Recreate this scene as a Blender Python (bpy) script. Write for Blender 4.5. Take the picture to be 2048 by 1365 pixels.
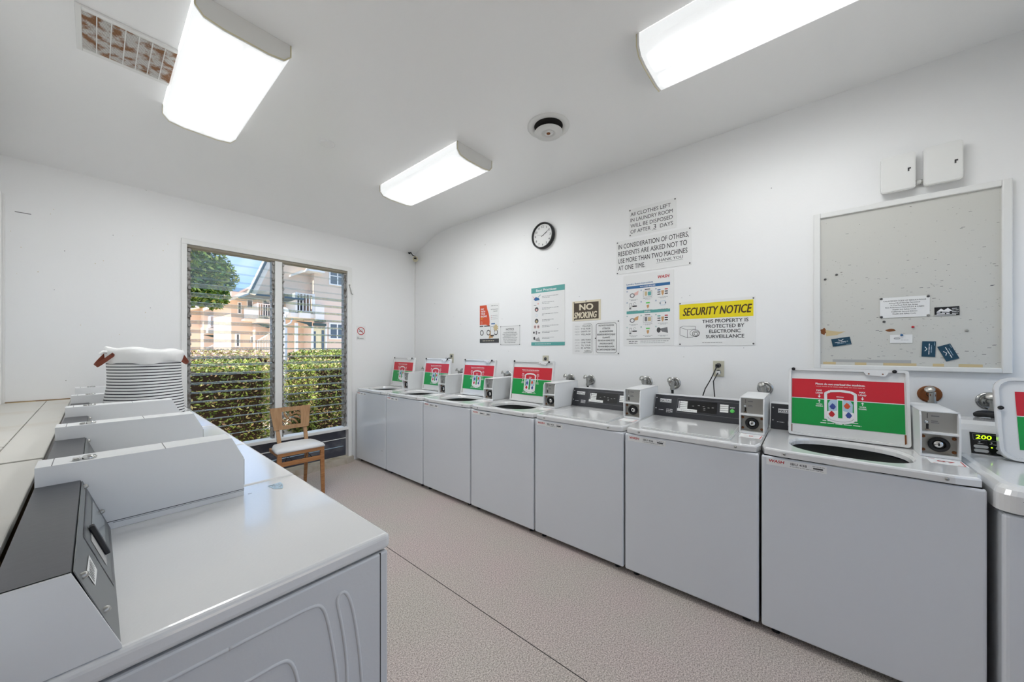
import bpy, bmesh, math, random
from mathutils import Vector, Matrix
random.seed(7)
S = bpy.context.scene
COL = S.collection
PI = math.pi
for o in list(bpy.data.objects): bpy.data.objects.remove(o)

# ------------------------------------------------------------------ camera
CAMZ = 1.384
cd = bpy.data.cameras.new('camera'); cam = bpy.data.objects.new('camera', cd); COL.objects.link(cam)
cam.location = (0, 0, CAMZ)
cam.rotation_euler = (PI/2, 0, -0.8699)
cd.sensor_width = 36; cd.sensor_fit = 'HORIZONTAL'
cd.lens = 704.64/2048*36
cd.shift_y = 16.84/2048
cd.clip_start = 0.02; cd.clip_end = 300
S.camera = cam

# ------------------------------------------------------------------ world, sun, exposure
w = bpy.data.worlds.new('sky'); S.world = w; w.use_nodes = True
nt = w.node_tree; nt.nodes.clear()
_o = nt.nodes.new('ShaderNodeOutputWorld'); _b = nt.nodes.new('ShaderNodeBackground')
_tc = nt.nodes.new('ShaderNodeTexCoord'); _n = nt.nodes.new('ShaderNodeTexNoise'); _r = nt.nodes.new('ShaderNodeValToRGB')
_n.inputs['Scale'].default_value = 3.2; _n.inputs['Detail'].default_value = 5; _n.inputs['Distortion'].default_value = .4
_r.color_ramp.elements[0].position = .47; _r.color_ramp.elements[0].color = (.30, .52, .93, 1)
_r.color_ramp.elements[1].position = .66; _r.color_ramp.elements[1].color = (.93, .94, .98, 1)
nt.links.new(_tc.outputs['Generated'], _n.inputs['Vector']); nt.links.new(_n.outputs['Fac'], _r.inputs['Fac'])
nt.links.new(_r.outputs['Color'], _b.inputs['Color']); _b.inputs['Strength'].default_value = 1.0
nt.links.new(_b.outputs[0], _o.inputs[0])
sd = bpy.data.lights.new('sun', 'SUN'); sd.energy = 4.0; sd.angle = .009; sd.color = (1, .95, .87)
sun = bpy.data.objects.new('sun', sd); COL.objects.link(sun)
sun.rotation_euler = Vector((-.74, .03, .66)).to_track_quat('Z', 'Y').to_euler()
sun.location = (0, 0, 12)
S.view_settings.view_transform = 'Standard'; S.view_settings.look = 'None'
S.view_settings.gamma = 1; S.view_settings.use_curve_mapping = False
S.view_settings.exposure = 0.9
LAMP = 23.5          # peak radiance of the fluorescent diffusers

# ------------------------------------------------------------------ materials
def lin(c):
    c = c/255
    return c/12.92 if c <= .04045 else ((c+.055)/1.055)**2.4
def rgb(*c): return (lin(c[0]), lin(c[1]), lin(c[2]), 1)
M = {}
def mat(name, c, rough=.5, metal=0, spec=.5, bump=None, spk=None, emit=0, coat=0):
    m = bpy.data.materials.new(name); m.use_nodes = True; M[name] = m
    t = m.node_tree; b = t.nodes['Principled BSDF']
    b.inputs['Base Color'].default_value = rgb(*c); b.inputs['Roughness'].default_value = rough
    b.inputs['Metallic'].default_value = metal; b.inputs['Specular IOR Level'].default_value = spec
    if coat: b.inputs['Coat Weight'].default_value = coat; b.inputs['Coat Roughness'].default_value = .08
    if emit:
        b.inputs['Emission Color'].default_value = rgb(*c); b.inputs['Emission Strength'].default_value = emit
    tc = t.nodes.new('ShaderNodeTexCoord')
    if bump:
        n = t.nodes.new('ShaderNodeTexNoise'); n.inputs['Scale'].default_value = bump[0]; n.inputs['Detail'].default_value = 3
        bp = t.nodes.new('ShaderNodeBump'); bp.inputs['Strength'].default_value = bump[1]; bp.inputs['Distance'].default_value = .002
        t.links.new(tc.outputs['Object'], n.inputs['Vector']); t.links.new(n.outputs['Fac'], bp.inputs['Height'])
        t.links.new(bp.outputs[0], b.inputs['Normal'])
    if spk:   # (scale, threshold_lo, threshold_hi, colour[, stretch])
        n = t.nodes.new('ShaderNodeTexNoise'); n.inputs['Scale'].default_value = spk[0]; n.inputs['Detail'].default_value = 4
        mp = t.nodes.new('ShaderNodeMapping'); 
        if len(spk) > 4: mp.inputs['Scale'].default_value = spk[4]
        r = t.nodes.new('ShaderNodeValToRGB'); r.color_ramp.elements[0].position = spk[1]; r.color_ramp.elements[1].position = spk[2]
        r.color_ramp.elements[0].color = rgb(*c); r.color_ramp.elements[1].color = rgb(*spk[3])
        t.links.new(tc.outputs['Object'], mp.inputs[0]); t.links.new(mp.outputs[0], n.inputs['Vector'])
        t.links.new(n.outputs['Fac'], r.inputs['Fac']); t.links.new(r.outputs[0], b.inputs['Base Color'])
    return m
mat('wall', (243, 243, 242), .42, bump=(55, .25), spk=(9, .76, .80, (196, 192, 186)))
mat('ceil', (246, 246, 245), .28, bump=(7, .8), spk=(11, .78, .82, (200, 197, 190)))
mat('trim', (235, 235, 232), .4, bump=(30, .2))
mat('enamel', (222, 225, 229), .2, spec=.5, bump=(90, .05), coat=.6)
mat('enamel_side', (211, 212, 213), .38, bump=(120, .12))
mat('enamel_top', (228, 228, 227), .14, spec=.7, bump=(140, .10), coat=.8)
mat('box_white', (230, 231, 231), .35, bump=(160, .05))
mat('plastic', (232, 232, 229), .4)
mat('cream', (219, 211, 178), .5)
mat('dark_steel', (92, 92, 96), .33, metal=.85, bump=(60, .1))
mat('grey_steel', (128, 131, 131), .4, metal=.6)
mat('steel', (176, 175, 170), .35, metal=.8)
mat('brushed', (158, 156, 150), .45, metal=.5, spk=(14, .5, .8, (120, 108, 92)))
mat('chrome', (200, 200, 198), .15, metal=1)
mat('black', (20, 20, 22), .35)
mat('matt_black', (14, 14, 15), .8)
mat('console_black', (44, 45, 50), .4)
mat('lcd_glass', (128, 134, 134), .15)
mat('gloss_black', (10, 10, 12), .1)
mat('rubber', (25, 25, 26), .7)
mat('white_print', (240, 240, 240), .5)
mat('paper', (236, 236, 234), .55)
mat('black_print', (38, 38, 40), .6)
mat('grey_print', (120, 120, 122), .6)
mat('faint_print', (176, 176, 174), .6)
mat('red_print', (196, 40, 46), .35)
mat('red', (205, 32, 48), .28)
mat('green', (0, 152, 66), .28)
mat('yellow', (238, 218, 20), .4)
mat('brown_print', (70, 48, 24), .5)
mat('old_sign', (74, 62, 48), .4)
mat('old_cream', (226, 216, 190), .5)
mat('teal', (92, 166, 160), .45)
mat('blue', (44, 104, 158), .45)
mat('light_blue', (180, 205, 222), .45)
mat('navy', (20, 66, 88), .35)
mat('orange', (214, 84, 46), .45)
mat('tan', (205, 160, 110), .5)
mat('pale_pink', (232, 190, 182), .5)
mat('print_blue', (60, 78, 150), .4)
mat('dark_grey', (72, 72, 72), .5)
mat('rust', (126, 74, 34), .8)
mat('duct', (96, 74, 58), .9)
mat('glue', (206, 186, 142), .6)
mat('led_green', (170, 235, 20), .5, emit=1.4)
mat('start_green', (96, 206, 96), .4)
mat('wood', (178, 126, 78), .38, spk=(9, .35, .75, (146, 94, 52), (1, 1, 14)))
mat('wood_back', (176, 138, 98), .4, spk=(12, .35, .75, (150, 110, 72), (8, 1, 1)))
mat('vinyl', (224, 224, 224), .3)
mat('leather', (128, 60, 38), .45)
mat('liner', (232, 232, 230), .9)
mat('outlet', (198, 194, 174), .5)
mat('vent_rust', (222, 220, 216), .6, spk=(22, .46, .60, (156, 110, 74)))
mat('dark_gap', (40, 36, 34), .9)
mat('board_paint', (208, 207, 200), .5, bump=(40, .2), spk=(60, .71, .75, (140, 136, 128), (1, 1.6, 1)))
mat('ledge', (214, 211, 203), .45, bump=(25, .3), spk=(3, .55, .85, (196, 182, 160)))
mat('ledge_edge', (150, 124, 92), .8)
mat('concrete', (190, 182, 168), .8, bump=(60, .5), spk=(8, .5, .75, (160, 146, 122)))
mat('dark_panel', (66, 68, 78), .35, spk=(5, .5, .75, (112, 114, 120)))
mat('alu', (150, 148, 144), .45, metal=.4, spk=(30, .5, .62, (104, 98, 90)))
mat('rail', (140, 132, 116), .5)
mat('drum', (196, 196, 190), .35, metal=.3)
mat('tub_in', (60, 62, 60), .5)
# outdoors
mat('stucco', (228, 206, 186), .9, bump=(120, .3))
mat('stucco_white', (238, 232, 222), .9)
mat('out_white', (238, 238, 236), .7)
mat('out_glass', (92, 104, 112), .12)
mat('out_cream', (236, 222, 180), .7)
mat('dark_green', (62, 80, 76), .6)
mat('roof_tile', (222, 172, 156), .85, bump=(20, .5))
mat('fascia', (70, 92, 104), .7)
mat('path', (226, 206, 178), .9, bump=(50, .3))
mat('soil', (64, 48, 36), .95)
mat('bark', (96, 80, 64), .95, bump=(20, .8))
mat('fence_wood', (220, 178, 118), .8)
mat('exterior_paint', (222, 214, 200), .8)
# floor: speckled sheet vinyl
m = mat('floor', (190, 180, 173), .38)
t = m.node_tree; b = t.nodes['Principled BSDF']; tc = t.nodes.new('ShaderNodeTexCoord')
n1 = t.nodes.new('ShaderNodeTexNoise'); n1.inputs['Scale'].default_value = 170; n1.inputs['Detail'].default_value = 4; n1.inputs['Roughness'].default_value = .75
n2 = t.nodes.new('ShaderNodeTexNoise'); n2.inputs['Scale'].default_value = 2.2; n2.inputs['Detail'].default_value = 4
r1 = t.nodes.new('ShaderNodeValToRGB'); r1.color_ramp.elements[0].position = .40; r1.color_ramp.elements[1].position = .60
r1.color_ramp.elements[0].color = rgb(138, 127, 122); r1.color_ramp.elements[1].color = rgb(224, 216, 211)
r2 = t.nodes.new('ShaderNodeValToRGB'); r2.color_ramp.elements[0].position = .3; r2.color_ramp.elements[1].position = .7
r2.color_ramp.elements[0].color = rgb(248, 248, 240); r2.color_ramp.elements[1].color = rgb(255, 244, 243)
mx = t.nodes.new('ShaderNodeMix'); mx.data_type = 'RGBA'; mx.blend_type = 'MULTIPLY'; mx.inputs['Factor'].default_value = 1
t.links.new(tc.outputs['Object'], n1.inputs['Vector']); t.links.new(tc.outputs['Object'], n2.inputs['Vector'])
t.links.new(n1.outputs['Fac'], r1.inputs['Fac']); t.links.new(n2.outputs['Fac'], r2.inputs['Fac'])
t.links.new(r1.outputs[0], mx.inputs[6]); t.links.new(r2.outputs[0], mx.inputs[7]); t.links.new(mx.outputs[2], b.inputs['Base Color'])
# clear louvre glass and its green cut edge
m = bpy.data.materials.new('glass'); m.use_nodes = True; M['glass'] = m; t = m.node_tree; t.nodes.clear()
o = t.nodes.new('ShaderNodeOutputMaterial'); tr = t.nodes.new('ShaderNodeBsdfTransparent'); gl = t.nodes.new('ShaderNodeBsdfGlossy')
df = t.nodes.new('ShaderNodeBsdfTranslucent'); m1 = t.nodes.new('ShaderNodeMixShader'); m2 = t.nodes.new('ShaderNodeMixShader'); fr = t.nodes.new('ShaderNodeFresnel')
tr.inputs[0].default_value = (.95, .97, .96, 1); gl.inputs['Roughness'].default_value = .05; df.inputs[0].default_value = rgb(205, 214, 218)
_g = t.nodes.new('ShaderNodeNewGeometry'); _i = t.nodes.new('ShaderNodeMapRange'); _i.inputs[3].default_value = 1.45; _i.inputs[4].default_value = 1/1.45
t.links.new(_g.outputs['Backfacing'], _i.inputs[0]); t.links.new(_i.outputs[0], fr.inputs[0]); m2.inputs[0].default_value = .10
t.links.new(fr.outputs[0], m1.inputs[0]); t.links.new(tr.outputs[0], m1.inputs[1]); t.links.new(gl.outputs[0], m1.inputs[2])
t.links.new(m1.outputs[0], m2.inputs[1]); t.links.new(df.outputs[0], m2.inputs[2]); t.links.new(m2.outputs[0], o.inputs[0])
mat('glass_edge', (206, 226, 236), .2)
t = M['glass_edge'].node_tree; b = t.nodes['Principled BSDF']; tl = t.nodes.new('ShaderNodeBsdfTransparent'); ms = t.nodes.new('ShaderNodeMixShader')
tl.inputs[0].default_value = rgb(226, 240, 250); ms.inputs[0].default_value = .45
t.links.new(b.outputs[0], ms.inputs[1]); t.links.new(tl.outputs[0], ms.inputs[2]); t.links.new(ms.outputs[0], t.nodes['Material Output'].inputs[0])
# leaves: colour varies leaf by leaf
def leafmat(name, stops):
    m = bpy.data.materials.new(name); m.use_nodes = True; M[name] = m; t = m.node_tree; b = t.nodes['Principled BSDF']
    g = t.nodes.new('ShaderNodeNewGeometry'); r = t.nodes.new('ShaderNodeValToRGB')
    while len(r.color_ramp.elements) < len(stops): r.color_ramp.elements.new(.5)
    for e, (p, c) in zip(r.color_ramp.elements, stops): e.position = p; e.color = rgb(*c)
    t.links.new(g.outputs['Random Per Island'], r.inputs[0]); t.links.new(r.outputs[0], b.inputs['Base Color'])
    b.inputs['Roughness'].default_value = .45
    b.inputs['Transmission Weight'].default_value = 0
leafmat('leaf_hedge', [(0, (72, 84, 44)), (.3, (116, 136, 52)), (.65, (176, 196, 84)), (.85, (226, 206, 150)), (1, (196, 150, 110))])
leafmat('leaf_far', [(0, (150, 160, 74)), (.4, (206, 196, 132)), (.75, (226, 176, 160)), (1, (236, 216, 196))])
leafmat('leaf_tree', [(0, (52, 84, 36)), (.4, (104, 138, 50)), (.75, (168, 190, 84)), (1, (206, 196, 90))])
# striped canvas
m = mat('stripes', (230, 230, 229), .9)
t = m.node_tree; b = t.nodes['Principled BSDF']; tc = t.nodes.new('ShaderNodeTexCoord'); sx = t.nodes.new('ShaderNodeSeparateXYZ')
a = t.nodes.new('ShaderNodeMath'); a.operation = 'MULTIPLY'; a.inputs[1].default_value = 1/.0168
f = t.nodes.new('ShaderNodeMath'); f.operation = 'FRACT'; g = t.nodes.new('ShaderNodeMath'); g.operation = 'LESS_THAN'; g.inputs[1].default_value = .33
mx = t.nodes.new('ShaderNodeMix'); mx.data_type = 'RGBA'; mx.inputs[6].default_value = rgb(230, 230, 229); mx.inputs[7].default_value = rgb(52, 52, 58)
t.links.new(tc.outputs['Object'], sx.inputs[0]); t.links.new(sx.outputs[2], a.inputs[0]); t.links.new(a.outputs[0], f.inputs[0])
t.links.new(f.outputs[0], g.inputs[0]); t.links.new(g.outputs[0], mx.inputs[0]); t.links.new(mx.outputs[2], b.inputs['Base Color'])
# fluorescent diffuser: two glowing tubes behind ribbed acrylic (object X across, Y along)
def diffuser_mat(name, half_len, peak, base):
    m = mat(name, (236, 238, 238), .35); t = m.node_tree; b = t.nodes['Principled BSDF']
    tc = t.nodes.new('ShaderNodeTexCoord'); sx = t.nodes.new('ShaderNodeSeparateXYZ'); t.links.new(tc.outputs['Object'], sx.inputs[0])
    def mth(op, x, y=None, y2=None):
        n = t.nodes.new('ShaderNodeMath'); n.operation = op
        for i, v in enumerate((x, y, y2)):
            if v is None: continue
            if isinstance(v, (int, float)): n.inputs[i].default_value = v
            else: t.links.new(v, n.inputs[i])
        return n.outputs[0]
    ax = mth('ABSOLUTE', sx.outputs[0]); d = mth('SUBTRACT', ax, .085); d2 = mth('MULTIPLY', d, d)
    g = mth('EXPONENT', mth('MULTIPLY', d2, -1/(.035**2)))
    ay = mth('ABSOLUTE', sx.outputs[1]); e = mth('MULTIPLY', mth('SUBTRACT', half_len-.03, ay), 9); e = mth('MINIMUM', mth('MAXIMUM', e, 0), 1)
    v = mth('ADD', mth('MULTIPLY', mth('MULTIPLY', g, e), peak), base)
    b.inputs['Emission Color'].default_value = (.97, .99, 1, 1); t.links.new(v, b.inputs['Emission Strength'])
diffuser_mat('diffuser', .57, LAMP, .30)
diffuser_mat('diffuser_dim', .57, LAMP*.85, .30)

# ------------------------------------------------------------------ mesh helpers
_tcache = {}
def text_poly(s, bold=0):
    k = (s, bold)
    if k in _tcache: return _tcache[k]
    c = bpy.data.curves.new('t', 'FONT'); c.body = s; c.size = 1; c.offset = bold; c.resolution_u = 3; c.fill_mode = 'FRONT'
    o = bpy.data.objects.new('t', c); me = bpy.data.meshes.new_from_object(o)
    vs = [(v.co.x, v.co.y) for v in me.vertices]; fs = [tuple(p.vertices) for p in me.polygons]
    bpy.data.objects.remove(o); bpy.data.curves.remove(c); bpy.data.meshes.remove(me)
    x0 = min(v[0] for v in vs); x1 = max(v[0] for v in vs)
    _tcache[k] = (vs, fs, x0, x1); return _tcache[k]

class MB:
    def __init__(s): s.v = []; s.f = []; s.m = []; s.mats = []; s.sm = []
    def mi(s, m):
        if m not in s.mats: s.mats.append(m)
        return s.mats.index(m)
    def add(s, vs, fs, m, smooth=False):
        b = len(s.v); s.v += [tuple(v) for v in vs]; k = s.mi(m)
        for f in fs: s.f.append(tuple(b+i for i in f)); s.m.append(k); s.sm.append(smooth)
    def box(s, x0, x1, y0, y1, z0, z1, m, bev=0, seg=2, open_top=False):
        if x0 > x1: x0, x1 = x1, x0
        if y0 > y1: y0, y1 = y1, y0
        if z0 > z1: z0, z1 = z1, z0
        if bev:
            bm = bmesh.new(); bmesh.ops.create_cube(bm, size=1)
            for v in bm.verts: v.co = ((x0+x1)/2+v.co.x*(x1-x0), (y0+y1)/2+v.co.y*(y1-y0), (z0+z1)/2+v.co.z*(z1-z0))
            bmesh.ops.bevel(bm, geom=list(bm.edges), offset=min(bev, .49*min(x1-x0, y1-y0, z1-z0)), segments=seg, profile=.5, affect='EDGES')
            if open_top: bm.normal_update(); bmesh.ops.delete(bm, geom=[f for f in bm.faces if f.normal.z > .95], context='FACES')
            bm.verts.index_update(); s.add([v.co[:] for v in bm.verts], [[v.index for v in f.verts] for f in bm.faces], m, False); bm.free(); return
        v = [(x, y, z) for x in (x0, x1) for y in (y0, y1) for z in (z0, z1)]
        s.add(v, [(0, 1, 3, 2), (4, 6, 7, 5), (0, 4, 5, 1), (2, 3, 7, 6), (0, 2, 6, 4), (1, 5, 7, 3)], m)
    def prism(s, pts, a, b, m, axis='z', smooth=False):
        # polygon pts (2D) extruded from a to b along axis; 2D axes: z->(x,y) y->(x,z) x->(y,z)
        def P(p, h): return {'z': (p[0], p[1], h), 'y': (p[0], h, p[1]), 'x': (h, p[0], p[1])}[axis]
        n = len(pts); v = [P(p, a) for p in pts]+[P(p, b) for p in pts]
        s.add(v, [tuple(range(n))[::-1], tuple(range(n, 2*n))], m)
        s.add(v, [(i, (i+1) % n, n+(i+1) % n, n+i) for i in range(n)], m, smooth)
    def poly(s, pts, z, m): s.add([(p[0], p[1], z) for p in pts], [tuple(range(len(pts)))], m)
    def rect(s, x0, y0, x1, y1, z, m): s.poly([(x0, y0), (x1, y0), (x1, y1), (x0, y1)], z, m)
    def ring(s, p0, p1, w, z, m):   # rectangular outline
        x0, y0 = p0; x1, y1 = p1
        s.rect(x0, y0, x1, y0+w, z, m); s.rect(x0, y1-w, x1, y1, z, m); s.rect(x0, y0+w, x0+w, y1-w, z, m); s.rect(x1-w, y0+w, x1, y1-w, z, m)
    def line(s, pts, w, z, m):
        for (a, b), (c, d) in zip(pts, pts[1:]):
            l = math.hypot(c-a, d-b) or 1; nx, ny = -(d-b)/l*w/2, (c-a)/l*w/2
            s.poly([(a+nx, b+ny), (a-nx, b-ny), (c-nx, d-ny), (c+nx, d+ny)], z, m)
    def cyl(s, p0, p1, r0, m, r1=None, n=16, smooth=True):
        r1 = r0 if r1 is None else r1; p0 = Vector(p0); p1 = Vector(p1); d = (p1-p0).normalized()
        u = d.orthogonal().normalized(); w_ = d.cross(u)
        v = [p0+(u*math.cos(2*PI*i/n)+w_*math.sin(2*PI*i/n))*r0 for i in range(n)]+[p1+(u*math.cos(2*PI*i/n)+w_*math.sin(2*PI*i/n))*r1 for i in range(n)]
        s.add(v, [tuple(range(n))[::-1], tuple(range(n, 2*n))], m)
        s.add(v, [(i, (i+1) % n, n+(i+1) % n, n+i) for i in range(n)], m, smooth)
    def lathe(s, prof, m, c=(0, 0, 0), axis=(0, 0, 1), n=24, smooth=True):
        d = Vector(axis).normalized(); u = d.orthogonal().normalized(); w_ = d.cross(u); c = Vector(c); v = []; f = []
        for r, h in prof: v += [c+d*h+(u*math.cos(2*PI*i/n)+w_*math.sin(2*PI*i/n))*r for i in range(n)]
        for k in range(len(prof)-1):
            for i in range(n): f.append((k*n+i, k*n+(i+1) % n, (k+1)*n+(i+1) % n, (k+1)*n+i))
        s.add(v, f, m, smooth)
    def tube(s, pts, r, m, n=8, closed=False):
        P = [Vector(p) for p in pts]; v = []; L = len(P); up = None
        for i, p in enumerate(P):
            a = P[i-1] if (i or closed) else p; b = P[(i+1) % L] if (i < L-1 or closed) else p
            d = (b-a).normalized()
            if up is None: up = d.orthogonal().normalized()
            up = (up-d*up.dot(d)); up = up.normalized() if up.length > 1e-6 else d.orthogonal().normalized()
            w_ = d.cross(up); rr = r[i] if isinstance(r, (list, tuple)) else r
            v += [p+(up*math.cos(2*PI*k/n)+w_*math.sin(2*PI*k/n))*rr for k in range(n)]
        f = []
        for i in range(L if closed else L-1):
            j = (i+1) % L
            for k in range(n): f.append((i*n+k, i*n+(k+1) % n, j*n+(k+1) % n, j*n+k))
        if not closed: f += [tuple(range(n))[::-1], tuple(range((L-1)*n, L*n))]
        s.add(v, f, m, True)
    def text(s, t, x, y, h, m, z, wid=None, al='L', bold=0, shear=0):
        # cap height h, baseline y; al L/C/R about x; wid fits the width
        vs, fs, a, b = text_poly(t, 0); sc = h/.73; k = (wid/(b-a)) if wid else sc; W = (b-a)*k
        ox = x-(0 if al == 'L' else W/2 if al == 'C' else W)
        for j, (dx, dy) in enumerate(((0, 0),) if not bold else ((-1, 0), (1, 0), (0, .7), (0, -.7))):
            s.add([(ox+(v[0]-a)*k+v[1]*sc*shear+dx*bold*sc, y+v[1]*sc+dy*bold*sc, z+j*.00004) for v in vs], fs, m)
    def words(s, x0, x1, y, h, m, z, rnd, full=.95, al='L'):
        # a line of print too small to read: word-length strokes
        L = (x1-x0)*full; x = x0+(0 if al == 'L' else (x1-x0-L)/2); e = x+L
        while x < e:
            q = rnd.uniform(1.6, 5.5)*h; s.rect(x, y, min(x+q, e), y+h*.62, z, m); x += q+h*.7
    def build(s, name, parent=None, loc=None, mx=None):
        me = bpy.data.meshes.new(name); me.from_pydata(s.v, [], s.f)
        for k in s.mats: me.materials.append(M[k])
        me.polygons.foreach_set('material_index', s.m); me.polygons.foreach_set('use_smooth', s.sm)
        if mx is not None: me.transform(mx)
        me.update(); o = bpy.data.objects.new(name, me); COL.objects.link(o)
        if loc: o.location = loc
        if parent: o.parent = parent
        return o
def tag(o, label=None, cat=None, group=None, kind=None):
    for k, v in (('label', label), ('category', cat), ('group', group), ('kind', kind)):
        if v: o[k] = v
    return o
def empty(name, loc, label=None, cat=None, group=None, rz=0, kind=None):
    o = bpy.data.objects.new(name, None); COL.objects.link(o); o.location = loc; o.rotation_euler = (0, 0, rz); o.empty_display_size = .1
    return tag(o, label, cat, group, kind)
KIDS = {}
def copy_tree(o, parent=None):
    c = o.copy(); COL.objects.link(c); c.parent = parent
    for ch in [k for k in bpy.data.objects if k.parent == o]: copy_tree(ch, c)
    return c
def arc(cx, cy, r, a0, a1, n): return [(cx+r*math.cos(math.radians(a0+(a1-a0)*i/n)), cy+r*math.sin(math.radians(a0+(a1-a0)*i/n))) for i in range(n+1)]
def rr(x0, y0, x1, y1, r, n=5):
    return arc(x1-r, y0+r, r, -90, 0, n)+arc(x1-r, y1-r, r, 0, 90, n)+arc(x0+r, y1-r, r, 90, 180, n)+arc(x0+r, y0+r, r, 180, 270, n)
def frame_poly(s, outer, inner, z, m):
    n = len(outer); s.add([(p[0], p[1], z) for p in outer]+[(p[0], p[1], z) for p in inner], [(i, (i+1) % n, n+(i+1) % n, n+i) for i in range(n)], m)
# sign roots: local X along the wall as seen from the room, Y up, Z out of the wall
XW, YW = 3.0, 4.37          # washer wall plane, window wall plane
def on_right(name, y, z, label, cat, group=None, off=0):
    o = empty(name, (XW-off, y, z), label, cat, group); o.rotation_euler = Matrix(((0, 0, -1), (-1, 0, 0), (0, 1, 0))).to_euler(); return o
def on_window(name, x, z, label, cat, off=0):
    o = empty(name, (x, YW-off, z), label, cat); o.rotation_euler = (PI/2, 0, 0); return o
def struct(name, b, **k): return tag(b.build(name, **k), kind='structure')

# ------------------------------------------------------------------ room shell
XL, YB, ZC = -.43, -1.40, 2.985
b = MB(); b.box(XL-.1, XW+.1, YB-.1, YW+.12, -.1, 0, 'floor'); struct('floor', b)
b = MB()
b.box(1.3185, 1.3215, YB, 4.20, .0, .0012, 'dark_gap'); struct('trim_1', b)          # seam between floor sheets
# ceiling: flat, curving down to the window wall
prof = [(YB-.1, ZC), (3.25, ZC), (3.55, ZC-.004), (3.72, ZC-.018), (3.90, ZC-.045), (4.02, ZC-.082), (4.14, ZC-.130), (4.26, ZC-.178), (YW, ZC-.225), (YW+.12, ZC-.27)]
b = MB(); n = len(prof)
v = [(x, p[0], p[1]) for x in (XL-.1, XW+.1) for p in prof]
b.add(v, [(i, i+1, n+i+1, n+i) for i in range(n-1)], 'ceil', True)
v = [(x, p[0], 3.1) for x in (XL-.1, XW+.1) for p in prof]; b.add(v, [(i, n+i, n+i+1, i+1) for i in range(n-1)], 'ceil')
struct('ceiling', b)
b = MB(); b.box(XW, XW+.1, YB-.1, YW+.12, 0, 3.05, 'wall'); struct('wall_right', b)
b = MB(); b.box(XL-.1, XL, YB-.1, YW+.12, 0, 3.05, 'wall'); struct('wall_left', b)
WX0, WX1, WZ0, WZ1 = .548, 2.012, .075, 2.352
b = MB()
b.box(XL, WX0, YW, YW+.12, 0, 3.05, 'wall'); b.box(WX1, XW, YW, YW+.12, 0, 3.05, 'wall')
b.box(WX0, WX1, YW, YW+.12, WZ1, 3.05, 'wall'); b.box(WX0, WX1, YW, YW+.12, 0, WZ0, 'concrete'); struct('wall_window', b)
b = MB()       # back wall, out of view; open doorway and window added to bring in daylight
b.box(XL, .25, YB-.1, YB, 0, 3.05, 'wall'); b.box(1.35, 1.62, YB-.1, YB, 0, 3.05, 'wall'); b.box(1.62, XW-.12, YB-.1, YB, 0, 1.0, 'wall'); b.box(1.62, XW-.12, YB-.1, YB, 2.2, 3.05, 'wall'); b.box(XW-.12, XW, YB-.1, YB, 0, 3.05, 'wall'); b.box(.25, 1.35, YB-.1, YB, 2.1, 3.05, 'wall'); struct('wall_back', b)
b = MB(); b.box(.20, .25, YB, YB+.015, 0, 2.15, 'trim'); b.box(1.35, 1.40, YB, YB+.015, 0, 2.15, 'trim'); b.box(.25, 1.35, YB, YB+.015, 2.1, 2.15, 'trim'); struct('trim_2', b)
b = MB(); b.box(.21, .25, YB-1.12, YB-.1, .01, 2.09, 'trim', .004); dr = struct('door_1', b)
b = MB(); b.cyl((.25, YB-1.02, 1), (.30, YB-1.02, 1), .012, 'steel'); b.lathe([(.001, .03), (.022, .036), (.028, .05), (.022, .064), (.001, .07)], 'steel', (.25, YB-1.02, 1), (1, 0, 0)); b.build('door_handle', dr)
b = MB(); b.prism([(1.98, 4.27), (1.30, 4.255), (.50, 4.25), (.48, YW), (2.07, YW), (2.07, 4.305)], 0, .07, 'concrete'); struct('trim_3', b)   # concrete kerb under the window
b = MB(); T = .014
b.box(.508, WX0, YW-T, YW, .07, WZ1, 'trim', .003); b.box(WX1, 2.068, YW-T-.006, YW, 0, WZ1, 'trim', .003); b.box(.508, 2.068, YW-T, YW, WZ1, 2.40, 'trim', .003)
b.box(2.012, 2.05, YW-.05, YW-T, 0.0, .40, 'trim', .003)
struct('trim_4', b)
b = MB(); b.box(XL, XL+.02, YW-.012, YW, 1.0, 2.49, 'trim', .003); b.box(XL, XL+.012, YW-.08, YW-.012, 1.0, 2.49, 'trim', .003); struct('trim_5', b)
b = MB(); b.box(XW-.012, XW, YW-.012, YW, 1.0, 2.74, 'trim', .003); struct('trim_6', b)   # corner bead
w2 = MB(); w2.box(1.62, XW-.12, YB-.06, YB-.054, 1.0, 2.2, 'glass'); g2 = struct('fill_window', w2)  # unseen window, added as a daylight fill for the ceiling
w2 = MB()
for q in ((1.62, 1.66, 1.0, 2.2), (XW-.16, XW-.12, 1.0, 2.2), (1.66, XW-.16, 1.0, 1.04), (1.66, XW-.16, 2.16, 2.2), (2.23, 2.27, 1.04, 2.16)): w2.box(q[0], q[1], YB-.08, YB-.03, q[2], q[3], 'trim')
w2.build('window_frame', g2)
# scuffs and nail holes on the window wall and washer wall
b = MB(); R = random.Random(3)
for k in range(26):
    x = R.uniform(-.4, .45); z = R.uniform(1.1, 2.45); q = R.uniform(.002, .005)
    b.box(x, x+q, YW-.0015, YW, z, z+q, 'dark_grey' if k % 4 == 0 else 'glue')
for k in range(30):
    y = R.uniform(-.7, 4.0); z = R.uniform(1.2, 2.8); q = R.uniform(.002, .005); b.box(XW-.0015, XW, y, y+q, z, z+q, 'grey_print')
b.box(-.37, -.30, YW-.0015, YW, 2.375, 2.379, 'dark_grey')
struct('trim_7', b)

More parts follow.
